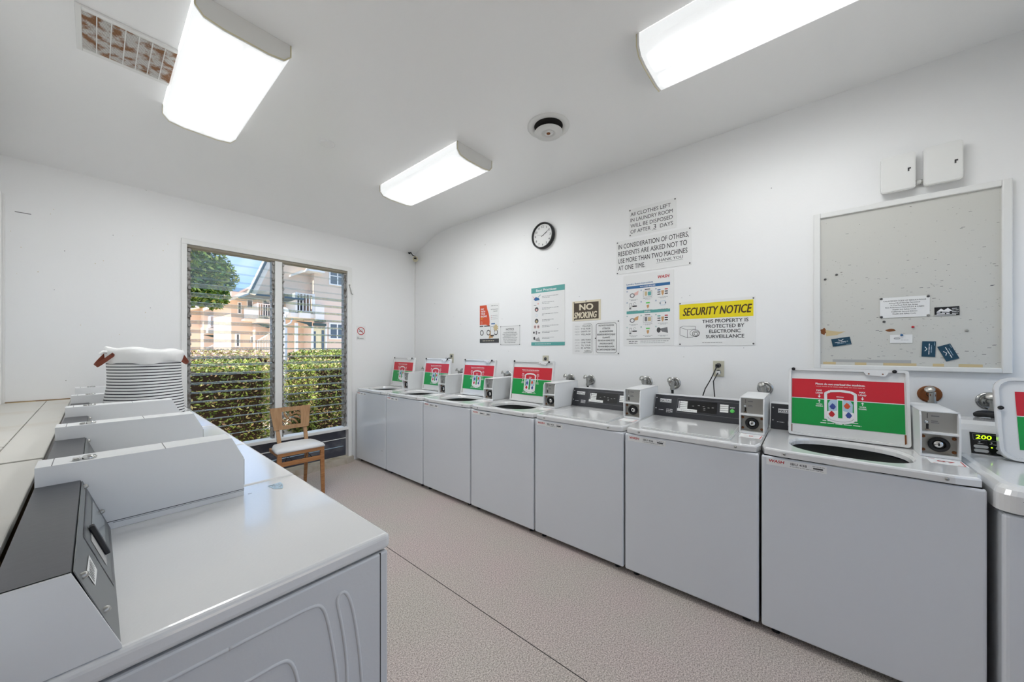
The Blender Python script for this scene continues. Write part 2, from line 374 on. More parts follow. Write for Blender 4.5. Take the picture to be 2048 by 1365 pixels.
# ------------------------------------------------------------------ louvred window
win = empty('window_1', (1.28, YW, WZ0)); win['kind'] = 'structure'
def wp(b, name): return b.build(name, win, mx=Matrix.Translation((-1.28, -YW, -WZ0)))
b = MB()
b.box(WX0, WX1, YW+.0, YW+.09, 2.326, WZ1, 'rail', .003)
b.box(WX0, WX1, YW-.035, YW+.10, .398, .432, 'trim', .004); wp(b, 'window_frame')
b = MB(); b.box(1.245, 1.312, YW-.008, YW+.10, .43, 2.33, 'trim', .003); wp(b, 'mullion')
for x0, x1 in ((WX0+.003, .574), (1.222, 1.245), (1.312, 1.330), (1.984, WX1-.003)):
    b = MB(); b.box(x0, x1, YW+.015, YW+.085, .432, 2.327, 'alu', .002)
    for k in range(22): b.box(x0+.002 if x0 > 1.28 and x0 < 1.9 else x0+.004, x1+(.004 if x0 < .6 or 1.3 < x0 < 1.9 else -.002), YW-.002, YW+.02, .47+k*.0866, .495+k*.0866, 'alu', .002)
    wp(b, 'louvre_channel')
b = MB(); b.box(WX0, WX1, YW+.03, YW+.045, WZ0, .40, 'dark_panel'); b.box(WX0, WX1, YW+.018, YW+.03, .285, .292, 'trim'); b.box(1.0, 1.98, YW+.02, YW+.03, .19, .1945, 'light_blue')
wp(b, 'lower_panel')
def blade(xa, xb, z, tilt):
    b = MB(); hw, th = .051, .0023
    v = []
    for x in (xa, xb):
        for s_, t_ in ((-hw, -th), (hw, -th), (hw, th), (-hw, th)): v.append((x, s_, t_))
    ct, st = math.cos(tilt), math.sin(tilt)
    # section: +s is the outer, lower edge
    vv = [(x, YW+.05+s_*ct-t_*st*-1, z-s_*st+t_*ct) for x, s_, t_ in v]
    b.add(vv, [(0, 1, 5, 4), (2, 3, 7, 6)], 'glass'); b.add(vv, [(3, 0, 4, 7), (1, 2, 6, 5), (0, 3, 2, 1), (4, 5, 6, 7)], 'glass_edge')
    wp(b, 'louvre_blade')
for xa, xb, tm in ((.577, 1.220, 14), (1.333, 1.982, 7)):
    for k in range(22):
        z = 2.29-.0866*k
        if k < 4: blade(xa, xb, z-.012, math.radians(76))
        elif k < 13: blade(xa, xb, 1.987-.0866*(k-4)+(.012 if k > 10 else 0), math.radians(tm))
        else: blade(xa, xb, 1.987-.0866*(k-4)+.025, math.radians(13))
b = MB(); b.tube([(2.035, YW-.02, 2.18), (2.045, YW-.03, 2.12), (2.06, YW-.03, 2.07)], .004, 'steel'); b.tube([(2.06, YW-.03, 2.07), (2.075, YW-.035, 2.072)], .005, 'steel')
b.cyl((2.035, YW, 2.18), (2.035, YW-.03, 2.18), .009, 'steel'); wp(b, 'louvre_crank')

# ------------------------------------------------------------------ ceiling fixtures
def fluoro(x, y, label, dim=False):
    L, W, H = .57, .19, .105
    root = empty('ceiling_light', (x, y, ZC), label, 'ceiling light', 'fluorescent ceiling lights with acrylic covers')
    b = MB(); b.box(-W+.02, W-.02, -L+.02, L-.02, -.03, -.0005, 'plastic', .003); b.build('housing', root)
    b = MB(); hx = [(-W, -.001), (-W, -.06), (-W+.03, -.094), (-W+.10, -H), (W-.10, -H), (W-.03, -.094), (W, -.06), (W, -.001)]
    b.add([(p[0], -L+.012, p[1]) for p in hx]+[(p[0], L-.012, p[1]) for p in hx], [(i, i+1, 9+i, 8+i) for i in range(7)], 'diffuser_dim' if dim else 'diffuser', False)
    d = b.build('diffuser', root)
    for sy in (-1, 1):
        b = MB(); ya, yb = sy*(L-.012), sy*L
        b.prism([(p[0]*1.005, p[1]-.001) for p in hx]+[(W, -.0005), (-W, -.0005)], ya, yb, 'plastic', 'y')
        pts = [(p[0], yb, p[1]) for p in hx]; b.tube(pts, .0035, 'cream', 6); b.build('end_cap', root)
    return root
fluoro(.478, 2.66, 'fluorescent ceiling light beside the rusty return air grille')
fluoro(1.985, 2.63, 'fluorescent ceiling light seen whole, left of the round ceiling vent')
fluoro(1.965, .10, 'fluorescent ceiling light cut by the top edge of the photo', True)
# return air grille
g = empty('return_air_grille', (.120, 2.78, ZC), 'white return air grille with rusty slats beside the ceiling light', 'vent')
b = MB(); ox0, ox1, oy0, oy1 = -.185, .185, -.185, .195
ix0, ix1, iy0, iy1 = -.165, .165, -.16, .165
g.location = (.125, 2.76, ZC)
for q in ((ox0, ix0, oy0, oy1), (ix1, ox1, oy0, oy1), (ix0, ix1, oy0, iy0), (ix0, ix1, iy1, oy1)): b.box(q[0], q[1], q[2], q[3], -.012, 0, 'plastic', .002)
b.build('frame', g)
b = MB(); b.box(ix0, ix1, iy0, iy1, -.001, -.0003, 'duct'); b.build('duct_opening', g)
b = MB()
for k in range(30):
    y = iy0+(k+.5)*(iy1-iy0)/30; b.box(ix0, ix1, y-.0036, y+.0034, -.011, -.010, 'vent_rust')
for k in range(1, 7):
    x = ix0+k*(ix1-ix0)/7; b.box(x-.002, x+.002, iy0, iy1, -.013, -.002, 'plastic')
b.build('slats', g)
# round ceiling diffuser
g = empty('round_ceiling_vent', (2.10, 1.43, ZC), 'white round ceiling vent with stepped rings and rust', 'vent')
b = MB(); b.lathe([(.150, 0), (.150, -.006), (.135, -.012), (.112, -.010), (.100, 0)], 'plastic', n=40); b.build('outer_ring', g)
b = MB(); b.lathe([(.102, -.002), (.001, -.002)], 'dark_gap', n=40); b.build('throat', g)
b = MB(); b.lathe([(.001, -.05), (.030, -.052), (.034, -.044), (.045, -.043), (.046, -.054), (.055, -.048), (.098, -.050), (.1, -.044), (.075, -.034), (.03, -.022), (.001, -.02)], 'plastic', n=40)
b.lathe([(.001, -.055), (.012, -.055), (.014, -.050)], 'rust'); b.build('cone', g)
b = MB(); b.cyl((0, 0, -.03), (0, 0, 0), .012, 'rust', n=8); b.build('stem', g)
g = MB(); g.lathe([(.055, 0), (.055, -.006), (.04, -.010), (.02, -.008), (.001, -.008)], 'ceil', n=28)
tag(g.build('ceiling_cover_plate', loc=(1.165, 2.86, ZC)), 'small round painted cover plate on the ceiling beside the left ceiling light', 'cover plate')
# camera in the corner
g = empty('security_camera', (2.925, 4.26, 2.665), 'small cream security camera on a black bracket in the ceiling corner', 'camera')
b = MB(); b.tube([(-.03, .10, .10), (-.03, .06, .095), (-.02, .03, .05), (0, 0, .038)], .006, 'black'); b.lathe([(.02, 0), (.02, .006), (.001, .006)], 'black', (-.03, .10, .10), (0, -1, 0)); b.lathe([(.001, -.012), (.012, 0), (.001, .012)], 'black', (0, 0, .035)); b.build('bracket', g)
b = MB(); b.cyl((.03, .04, .004), (-.03, -.045, -.012), .036, 'cream', n=20); b.build('camera_body', g)
b = MB(); b.cyl((-.03, -.045, -.008), (-.033, -.049, -.013), .019, 'black', n=20); b.lathe([(.024, 0), (.026, .004), (.028, 0)], 'dark_grey', (-.03, -.045, -.012), (-.06, -.085, -.016)); b.build('lens', g)
b = MB(); b.tube([(.03, .04, .0), (.06, .05, -.03), (.065, .07, .03), (.05, .09, .10)], .0025, 'trim'); b.build('cable', g)

# ------------------------------------------------------------------ wall signs
def plate(root, w, h, m='paper', th=.003, screws=(), name='plate'):
    b = MB(); b.box(0, w, 0, h, 0, th, m); b.build(name, root)
    for (x, y) in screws:
        q = MB(); q.lathe([(.0055, 0), (.0055, .002), (.001, .003)], 'dark_grey', (x, y, th), (0, 0, 1), 10); q.build('screw', root)
R = random.Random(11)
# security notice
w_, h_ = .507, .346
g = on_right('security_notice_sign', .796, 1.413, 'yellow and white security notice sign with a camera drawing', 'sign')
plate(g, w_, h_, screws=((.012, .012), (w_-.012, .012), (.012, h_-.012), (w_-.012, h_-.012)))
b = MB(); b.rect(.008, .208, w_-.012, .325, .0036, 'yellow'); b.text('SECURITY NOTICE', w_/2+.002, .236, .062, 'brown_print', .0042, .445, 'C', .02, .16); b.build('yellow_banner', g)
b = MB()
for k, (s_, wd) in enumerate((('THIS PROPERTY IS', .295), ('PROTECTED BY', .245), ('ELECTRONIC', .20), ('SURVEILLANCE', .245))): b.text(s_, .318, .172-.0385*k, .0265, 'black_print', .0038, wd, 'C', .014)
b.words(.17, .31, .022, .004, 'black_print', .0038, R); b.build('lettering', g)
b = MB(); L = .0022
for p in ([(.012, .145), (.012, .085), (.065, .063), (.065, .125), (.012, .145)], [(.012, .145), (.035, .155), (.122, .150), (.122, .128), (.065, .125)], [(.065, .063), (.105, .066)], [(.122, .150), (.122, .12)]): b.line(p, L, .0038, 'black_print')
b.line([(.118+.034*math.cos(k/16*2*PI), .098+.026*math.sin(k/16*2*PI)) for k in range(17)], L, .0038, 'black_print')
b.line([(.126+.024*math.cos(k/16*2*PI), .092+.022*math.sin(k/16*2*PI)) for k in range(17)], L*1.6, .0039, 'black_print')
b.line([(.126+.013*math.cos(k/16*2*PI), .092+.012*math.sin(k/16*2*PI)) for k in range(17)], L*1.4, .0039, 'black_print'); b.build('camera_drawing', g)
# all clothes left
g = on_right('clothes_disposal_sign', 1.199, 2.36, 'white sign saying all clothes left will be disposed of after 3 days', 'sign')
plate(g, .388, .238, screws=((.010, .228), (.378, .230), (.012, .012)))
b = MB()
for k, (s_, wd) in enumerate((('All CLOTHES LEFT', .33), ('IN LAUNDRY ROOM', .345), ('WILL BE DISPOSED', .345))): b.text(s_, .015, .176-.050*k, .033, 'black_print', .0038, wd)
b.text('OF AFTER', .015, .026, .033, 'black_print', .0038, .17); b.text('3', .208, .028, .040, 'black_print', .0038, .022); b.text('DAYS', .262, .026, .033, 'black_print', .0038, .10); b.rect(.196, .018, .232, .0205, .0038, 'black_print')
b.build('lettering', g)
# in consideration
g = on_right('shared_use_sign', 1.313, 2.047, 'wide white sign asking residents not to use more than two machines', 'sign')
plate(g, .612, .293, screws=((.010, .282), (.600, .284), (.010, .012), (.600, .012)))
b = MB()
for k, (s_, wd) in enumerate((('IN CONSIDERATION OF OTHERS,', .575), ('RESIDENTS ARE ASKED NOT TO', .562), ('USE MORE THAN TWO MACHINES', .565), ('AT ONE TIME.', .235))): b.text(s_, .018, .222-.0625*k, .042, 'black_print', .0038, wd, bold=.004)
b.text('THANK YOU', .345, .060, .024, 'black_print', .0038, .205); b.rect(.345, .050, .55, .0515, .0038, 'black_print'); b.build('lettering', g)
# instructions poster
g = on_right('laundry_instructions_poster', 1.249, 1.417, 'laundry instructions poster with blue and teal bars and small drawings', 'poster')
PW, PH = .419, .61
plate(g, PW, PH, name='sheet')
b = MB(); b.text('WASH', .29, .553, .026, 'red_print', .0038, .09, bold=.03, shear=.2); b.text('Laundry Room Instructions', .03, .525, .014, 'blue', .0038, .225, bold=.012); b.build('heading', g)
for nm, zz, mm, tt in (('washer_bar', .490, 'blue', 'TOP LOAD WASHER'), ('dryer_bar', .274, 'teal', 'DRYER')):
    b = MB(); b.rect(.03, zz, .39, zz+.024, .0036, mm); b.text(tt, .21, zz+.006, .012, 'white_print', .0042, .13 if len(tt) > 6 else .05, 'C', .02); b.build(nm, g)
b = MB()
for blk, top in ((0, .47), (1, .255)):
    dot = 'blue' if blk == 0 else 'teal'
    for rr_ in range(2):
        for c_ in range(3):
            x = .035+c_*.122; y = top-rr_*.098
            b.poly([(x+.006*math.cos(a*PI/5), y+.006*math.sin(a*PI/5)) for a in range(10)], .0038, dot); b.poly([(x+.0033*math.cos(a*PI/5), y+.0033*math.sin(a*PI/5)) for a in range(10)], .0041, 'paper')
            if c_ == 0 and rr_ == 0:
                b.poly([(x+.045+.022*math.cos(a*PI/8), y-.038+.020*math.sin(a*PI/8)) for a in range(16)], .0038, 'grey_print'); b.poly([(x+.045+.014*math.cos(a*PI/8), y-.038+.012*math.sin(a*PI/8)) for a in range(16)], .0041, 'paper'); b.poly([(x+.06, y-.02), (x+.10, y-.0), (x+.095, y-.035), (x+.07, y-.04)], .0040, 'tan' if blk else 'pale_pink')
            elif c_ == 1 and rr_ == 0:
                b.ring((x+.018, y-.062), (x+.09, y-.008), .002, .0038, 'grey_print'); b.rect(x+.03, y-.05, x+.05, y-.015, .0039, 'glue' if not blk else 'grey_print'); b.rect(x+.056, y-.05, x+.082, y-.018, .0039, 'teal' if not blk else 'glue'); b.rect(x+.03, y+.0, x+.075, y+.006, .0038, 'black_print')
            elif c_ == 2 and rr_ == 0:
                for q in range(3):
                    b.rect(x+.012, y-.016-q*.018, x+.036, y-.008-q*.018, .0038, dot if q == 0 else 'black_print'); b.rect(x+.07, y-.014-q*.018, x+.094, y-.006-q*.018, .0038, 'red_print' if q == 0 else 'black_print')
                b.poly([(x+.042, y-.02), (x+.064, y-.018), (x+.062, y-.045), (x+.053, y-.062), (x+.045, y-.045)], .0038, 'tan')
            elif c_ == 0:
                b.ring((x+.022, y-.04), (x+.042, y-.005), .003, .0038, 'grey_print'); b.line([(x+.066+.011*math.cos(a*PI/6), y-.012+.011*math.sin(a*PI/6)) for a in range(11)], .002, .0038, 'grey_print'); b.rect(x+.046, y-.038, x+.085, y-.028, .0038, 'black_print'); b.rect(x+.018, y-.058, x+.036, y-.044, .0038, 'grey_print')
            elif c_ == 1:
                b.rect(x+.04, y-.018, x+.072, y-.008, .0038, 'start_green'); b.poly([(x+.046, y-.03), (x+.066, y-.028), (x+.066, y-.045), (x+.056, y-.062), (x+.047, y-.046)], .0038, 'tan')
            else:
                if blk == 0: b.ring((x+.036, y-.042), (x+.074, y-.006), .003, .0038, 'light_blue'); b.rect(x+.03, y-.032, x+.036, y-.018, .0038, 'black_print'); b.rect(x+.074, y-.03, x+.08, y-.016, .0038, 'black_print')
                else: b.poly([(x+.022+.016*math.cos(a*PI/8), y-.03+.022*math.sin(a*PI/8)) for a in range(16)], .0038, 'dark_grey'); b.poly([(x+.03, y-.02), (x+.09, y-.008), (x+.095, y-.055), (x+.05, y-.045)], .0037, 'grey_print')
            b.words(x+.012, x+.098, y-.074, .004, 'grey_print', .0038, R, .9, 'C'); b.words(x+.03, x+.08, y-.082, .004, 'grey_print', .0038, R, .9, 'C')
b.build('step_drawings', g)
b = MB(); b.rect(.03, .050, .39, .060, .0037, 'faint_print'); b.words(.05, .13, .034, .008, 'black_print', .0038, R); b.words(.05, .13, .018, .008, 'black_print', .0038, R); b.words(.15, .39, .036, .005, 'black_print', .0038, R); b.words(.15, .36, .022, .004, 'grey_print', .0038, R); b.build('small_print', g)
# no smoking (old brown)
g = on_right('no_smoking_sign', 1.761, 1.657, 'old brown no smoking sign in a cream border', 'sign')
plate(g, .297, .190, 'old_cream', .003, ((.02, .178), (.022, .012), (.147, .185)))
b = MB(); b.rect(.018, .014, .277, .172, .0036, 'old_sign'); b.text('NO', .150, .103, .058, 'old_cream', .0042, .14, 'C', .05); b.text('SMOKING', .135, .026, .060, 'old_cream', .0042, .232, 'C', .03, .18); b.build('lettering', g)
# two rule signs
g = on_right('faded_rules_sign', 1.761, 1.337, 'faded white laundry rules sign, its left half bleached away', 'sign')
plate(g, .229, .306)
b = MB(); o_ = [(.12, .288)]+arc(.19, .268, .02, 90, 0, 5)+arc(.19, .036, .02, 0, -90, 5)+[(.12, .016)]
b.line(o_, .003, .0038, 'black_print')
for k, s_ in enumerate(('VILLAGE', 'FACILITY IS FOR', 'RESIDENTS OF', 'WESTWOOD VILLAGE', '', 'MORE THAN', 'AT ONE TIME', 'UNTIL YOUR', 'CLOTHES AFTER', 'USING')):
    if s_: b.text(s_[-8:], .196, .262-.0262*k, .015, 'dark_grey', .0038, min(.10, .0125*len(s_[-8:])), 'R', .01)
    if s_: b.text(s_[:5], .03, .262-.0262*k, .013, 'faint_print', .0037, .05)
b.build('lettering', g)
g = on_right('spanish_rules_sign', 1.522, 1.337, 'white Spanish laundry rules sign with a rounded black outline', 'sign')
plate(g, .237, .308, screws=((.228, .299), (.228, .01), (.006, .15)))
b = MB(); frame_poly(b, rr(.012, .014, .212, .288, .022), rr(.0155, .0175, .2085, .2845, .019), .0038, 'black_print')
for k, (s_, wd) in enumerate((('WESTWOOD VILLAGE HOA', .15), ('ATTENCION', .075), ('LAS LAVADORAS EXCLUSIVAS', .13), ('RESIDENTES DE WESTWOOD VILLAGE', .175), ('SOLAMENTE', .07), ('POR FAVOR NO USE MAS DE DOS', .16), ('LAVADORAS EN UNA VEZ', .13), ('POR FAVOR REMUEVA SU ROPA', .155), ('EN CUANTO SU MAQUINA TERMINE', .18))): b.text(s_, .112, .258-.0275*k, .0165, 'black_print', .0038, wd, 'C', .008)
b.build('lettering', g)
# best practices
g = on_right('best_practices_poster', 2.260, 1.424, 'tall best practices poster with a teal header and footer', 'poster')
PW, PH = .414, .607
plate(g, PW, PH, name='sheet')
b = MB(); b.rect(0, PH-.055, PW, PH, .0036, 'teal'); b.text('Best Practices', .065, PH-.042, .026, 'white_print', .0042, .25, bold=.02); b.rect(0, 0, PW, .036, .0036, 'teal'); b.words(.05, .26, .016, .006, 'white_print', .0042, R); b.build('teal_bands', g)
b = MB()
for k in range(8):
    y = .50-k*.0605; b.words(.14, .35, y+.008, .006, 'grey_print', .0038, R, .95-.25*(k % 3 == 1)); b.words(.14, .24 if k != 3 else .16, y-.005, .006, 'grey_print', .0038, R)
    cx, cy = .07, y
    if k == 0: b.poly([(.03, y-.01), (.06, y+.012), (.10, y-.004), (.11, y-.026), (.05, y-.028)], .0038, 'blue'); b.line([(.02, y+.02), (.05, y-.01)], .003, .0039, 'red_print'); b.line([(.12, y+.03), (.09, y+.005)], .006, .0039, 'teal')
    elif k in (2, 4): b.poly([(cx+.024*math.cos(a*PI/8), cy+.024*math.sin(a*PI/8)) for a in range(16)], .0038, 'dark_grey'); b.poly([(cx+.012*math.cos(a*PI/8), cy-.004+.012*math.sin(a*PI/8)) for a in range(16)], .0041, 'pale_pink' if k == 2 else 'glue')
    elif k == 5: 
        for dx in (-.02, .022): b.poly([(cx+dx+.016*math.cos(a*PI/8), cy+.02*math.sin(a*PI/8)) for a in range(16)], .0038, 'pale_pink'); b.poly([(cx+dx+.009*math.cos(a*PI/8), cy+.011*math.sin(a*PI/8)) for a in range(16)], .0041, 'grey_print')
    elif k == 1: b.poly([(.09+.010*math.cos(a*PI/8), cy+.010*math.sin(a*PI/8)) for a in range(16)], .0038, 'pale_pink'); b.rect(.035, cy-.016, .065, cy-.011, .0038, 'black_print')
    elif k == 3: b.ring((.06, cy-.014), (.08, cy+.014), .003, .0038, 'light_blue')
    elif k == 6: b.poly([(.035+.011*math.cos(a*PI/8), cy+.012*math.sin(a*PI/8)) for a in range(16)], .0038, 'dark_grey'); b.rect(.06, cy-.02, .075, cy+.018, .0038, 'grey_print'); b.rect(.09, cy-.008, .115, cy, .0038, 'black_print')
    else: b.poly([(.04+.012*math.cos(a*PI/8), cy+.018*math.sin(a*PI/8)) for a in range(16)], .0038, 'dark_grey'); b.poly([(.05, cy-.01), (.10, cy+.012), (.12, cy-.035), (.06, cy-.028)], .0037, 'faint_print')
b.build('tips', g)
# pay with your phone
g = on_right('phone_payment_poster', 3.037, 1.462, 'narrow red and white poster about paying by phone', 'poster')
PW, PH = .312, .457
plate(g, PW, PH, name='sheet')
b = MB(); pr_ = [(0, PH-.01), (.115, PH-.01)]+[(.165-.0035*abs(k-3)**2*1.2, PH-.06-.05*k) for k in range(5)]+[(.10, .215), (0, .215)]
b.poly(pr_, .0036, 'orange')
for k, (s_, wd) in enumerate((('PAY', .05), ('WITH', .068), ('YOUR', .068), ('PHONE', .095))): b.text(s_, .022, PH-.065-.029*k, .022, 'white_print', .0042, wd, bold=.03)
b.words(.02, .055, .30, .006, 'yellow', .0042, R); b.words(.02, .05, .283, .006, 'yellow', .0042, R); b.ring((.022, .225), (.042, .255), .003, .0042, 'pale_pink'); b.build('red_panel', g)
b = MB(); b.words(.19, .30, PH-.028, .010, 'grey_print', .0038, R)
b.text('No Convenience', .185, PH-.072, .012, 'black_print', .0038, .115, bold=.015); b.text('Needed', .225, PH-.095, .012, 'black_print', .0038, .06, bold=.015)
for k in range(3): b.words(.20, .30, .315-.02*k, .004, 'grey_print', .0038, R); b.poly([(.19+.004*math.cos(a), .317-.02*k+.004*math.sin(a)) for a in range(6)], .0038, 'red_print')
b.rect(0, .192, .06, .205, .0038, 'dark_grey'); b.rect(.075, .192, .17, .205, .0038, 'dark_grey'); b.rect(.19, .215, .25, .228, .0038, 'blue')
b.rect(0, .0, PW, .048, .0038, 'dark_grey'); b.words(.05, .25, .020, .011, 'old_cream', .0043, R)
for x in (.035, .145, .265): b.line([(x+.026*math.cos(a*PI/8), .12+.028*math.sin(a*PI/8)) for a in range(17)], .010, .0038, 'dark_grey')
b.poly([(.15, .05), (.18, .16), (.20, .18), (.22, .06)], .0040, 'tan'); b.rect(.18, .09, .245, .19, .0041, 'paper'); b.ring((.18, .09), (.245, .19), .004, .0043, 'grey_print')
b.poly([(.262+(.045 if k % 2 else .028)*math.cos(k*PI/9), .175+(.045 if k % 2 else .028)*math.sin(k*PI/9)) for k in range(18)], .0044, 'glue'); b.rect(.18, .075, .235, .088, .0042, 'black_print'); b.build('phone_picture', g)
# small notice
g = on_right('machine_notice_sign', 2.704, 1.431, 'small white notice sign beside the phone payment poster', 'sign')
plate(g, .292, .220, screws=((.006, .212), (.286, .214), (.006, .008), (.284, .008)))
b = MB(); b.ring((.006, .006), (.286, .214), .002, .0037, 'grey_print'); b.text('NOTICE', .145, .168, .022, 'black_print', .0038, .115, 'C', .015); b.rect(.09, .158, .20, .160, .0038, 'grey_print')
for k, (s_, wd) in enumerate((('THESE MACHINES ARE', .19), ('FOR YOUR CONVENIENCE', .215), ('MANAGEMENT IS NOT', .18), ('RESPONSIBLE FOR LOSS', .21), ('DUE TO MALFUNCTION.', .195), ('THEY WE KNOW HOW', .185), ('USE AT YOUR OWN RISK', .16))): b.text(s_, .145, .136-.0185*k, .0105, 'dark_grey' if k < 6 else 'black_print', .0038, wd, 'C', .006 if k < 6 else .015)
b.build('lettering', g)
# small no smoking sign on the window wall
g = on_window('round_no_smoking_sign', 2.133, 1.500, 'small white sign with a red no smoking circle beside the window', 'sign')
plate(g, .118, .186)
b = MB(); c = (.058, .118); b.line([(c[0]+.046*math.cos(a*PI/12), c[1]+.046*math.sin(a*PI/12)) for a in range(25)], .009, .0038, 'red_print'); b.line([(c[0]-.032, c[1]+.032), (c[0]+.032, c[1]-.032)], .008, .0040, 'red_print')
b.rect(.03, .112, .078, .121, .0037, 'black_print'); b.line([(.074, .125), (.066, .135), (.078, .143)], .003, .0037, 'black_print')
b.text('NO', .008, .034, .012, 'black_print', .0038, .024, bold=.02); b.text('SMOKING', .008, .016, .012, 'black_print', .0038, .085, bold=.02); b.build('lettering', g)
# clock
g = on_right('wall_clock', 2.096, 2.556, 'round black rimmed wall clock with a white face', 'clock')
b = MB(); Rk = .136
b.lathe([(Rk-.012, 0), (Rk, .006), (Rk, .036), (Rk-.006, .044), (Rk-.016, .042), (Rk-.019, .030)], 'black', n=48); b.build('rim', g)
b = MB(); b.lathe([(Rk-.018, .026), (.0005, .026)], 'paper', n=48); b.build('face', g)
b = MB()
for k in range(1, 13):
    a = PI/2-k*PI/6; b.text(str(k), .092*math.cos(a), .092*math.sin(a)-.011, .023, 'black_print', .0272, al='C', bold=.012)
b.build('numerals', g)
def hand(name, ang, l, w_, z, m='black'):
    q = MB(); a = PI/2-math.radians(ang); q.line([(-.02*math.cos(a), -.02*math.sin(a)), (l*math.cos(a), l*math.sin(a))], w_, z, m); q.build(name, g)
hand('hour_hand', 62, .060, .006, .029); hand('minute_hand', 58, .092, .004, .030); hand('second_hand', 285, .070, .0016, .031)

# ------------------------------------------------------------------ bulletin board and what is pinned to it
BW, BH = .760, .987
g = on_right('bulletin_board', -.022, 1.262, 'large white painted bulletin board with a raised frame and tape stains', 'bulletin board')
b = MB(); F = .032
for q in ((0, F, 0, BH), (BW-F, BW, 0, BH), (F, BW-F, 0, F-.006), (F, BW-F, BH-F, BH)): b.box(q[0], q[1], q[2], q[3], 0, .024, 'trim', .004)
b.build('frame', g)
b = MB(); b.box(F, BW-F, F-.006, BH-F, 0, .010, 'board_paint'); b.build('panel', g)
b = MB(); R = random.Random(5)
for k in range(330):
    x = F+(BW-2*F)*R.random()**.8; y = .04+.62*R.random()**1.1
    if k % 5 == 0: y = .04+R.random()*.85
    q = R.uniform(.001, .0035); b.rect(x, y, x+q*R.choice((1, 1, 3, 4)), y+q*.7, .0104, R.choice(('dark_grey', 'grey_print', 'faint_print')))
for x0, x1 in ((.045, .105), (.19, .24), (.31, .44), (.50, .54), (.59, .67)): b.rect(x0, .028, x1, .043, .0106, 'glue')
b.rect(.09, .043, .42, .06, .0105, 'faint_print')
for cx, cy, sx, sy in ((.047, .238, .016, .022), (.34, .234, .022, .008)): b.poly([(cx+sx*R.uniform(.6, 1.2)*math.cos(a*PI/7), cy+sy*R.uniform(.6, 1.2)*math.sin(a*PI/7)) for a in range(14)], .0108, 'rust')
b.poly([(.055, .245), (.12, .232), (.15, .234), (.11, .212), (.06, .205)], .0107, 'glue'); b.build('stains', g)['kind'] = 'stuff'
def pinned(name, cx, cz, w_, h_, rot, label, cat, fn, group=None, m='paper', off=.0125):
    o = on_right(name, cx, cz, label, cat, group, off)
    r = Matrix.Rotation(math.radians(rot), 4, 'Z')
    b = MB(); b.box(-w_/2, w_/2, -h_/2, h_/2, 0, .0008, m); b.build('card', o, mx=r)
    b = MB(); fn(b, w_, h_); b.build('lettering', o, mx=r); return o
def f_reg(b, w_, h_):
    for k, (s_, wd) in enumerate((('CALIFORNIA CODE OF REGULATIONS', .165), ('Animal Shall Not Be Permitted', .12), ('In The Pool And Spa Areas', .105), ('Non Ambulatory Child SHUTS & CABIN', .15), ('Health and Safety Code', .09), ('California Second Edition', .10), ('Health and Safety Code', .09))): b.text(s_, 0, h_/2-.024-.0125*k, .0070, 'dark_grey', .0012, wd, 'C', .006)
pinned('regulation_notice', -.4145, 1.627, .192, .117, 0, 'white typed regulations notice held by four dark tacks', 'notice', f_reg)
def f_blk(b, w_, h_):
    b.poly([(-.035, .0), (-.02, .016), (-.01, .006), (.004, .018), (.02, .0)], .0012, 'white_print'); b.words(-.036, .012, -.006, .007, 'white_print', .0012, R); b.words(-.036, .012, -.015, .007, 'white_print', .0012, R)
    for k in range(4): b.words(.018, .042, .012-.009*k, .004, 'white_print', .0012, R)
    b.rect(-w_/2, -h_/2, w_/2-.012, -h_/2+.007, .0011, 'faint_print')
pinned('black_business_card', -.571, 1.592, .087, .048, 1, 'black business card with white roof outlines on the bulletin board', 'card', f_blk, m='black')
def f_navy(b, w_, h_):
    b.line([(-.012, .014), (0, .006), (.012, .014)], .003, .0012, 'white_print'); b.words(-.03, .03, -.003, .005, 'white_print', .0012, R, 1, 'C'); b.words(-.02, .02, -.011, .0035, 'light_blue', .0012, R, 1, 'C'); b.words(.02, .04, -.021, .0025, 'light_blue', .0012, R)
pinned('navy_card', -.1515, 1.432, .086, .048, 10, 'navy blue card at the lower left of the bulletin board', 'card', f_navy, 'navy cards on the bulletin board', 'navy')
pinned('navy_card', -.5065, 1.386, .086, .050, 88, 'upright navy blue card, left one of the close pair on the board', 'card', f_navy, 'navy cards on the bulletin board', 'navy')
pinned('navy_card', -.576, 1.367, .086, .049, 112, 'tilted navy blue card, right one of the close pair on the board', 'card', f_navy, 'navy cards on the bulletin board', 'navy')
def f_wc(b, w_, h_):
    b.line([(-.016+.012*math.cos(a*PI/6), .006*math.sin(a*PI/6)+.002) for a in range(13)], .0015, .0012, 'grey_print'); b.words(-.028, -.004, .002, .004, 'grey_print', .0013, R); b.words(.0, .03, -.008, .003, 'faint_print', .0012, R)
pinned('white_business_card', -.4025, 1.445, .088, .048, 0, 'white business card hanging from a blue push pin', 'card', f_wc)
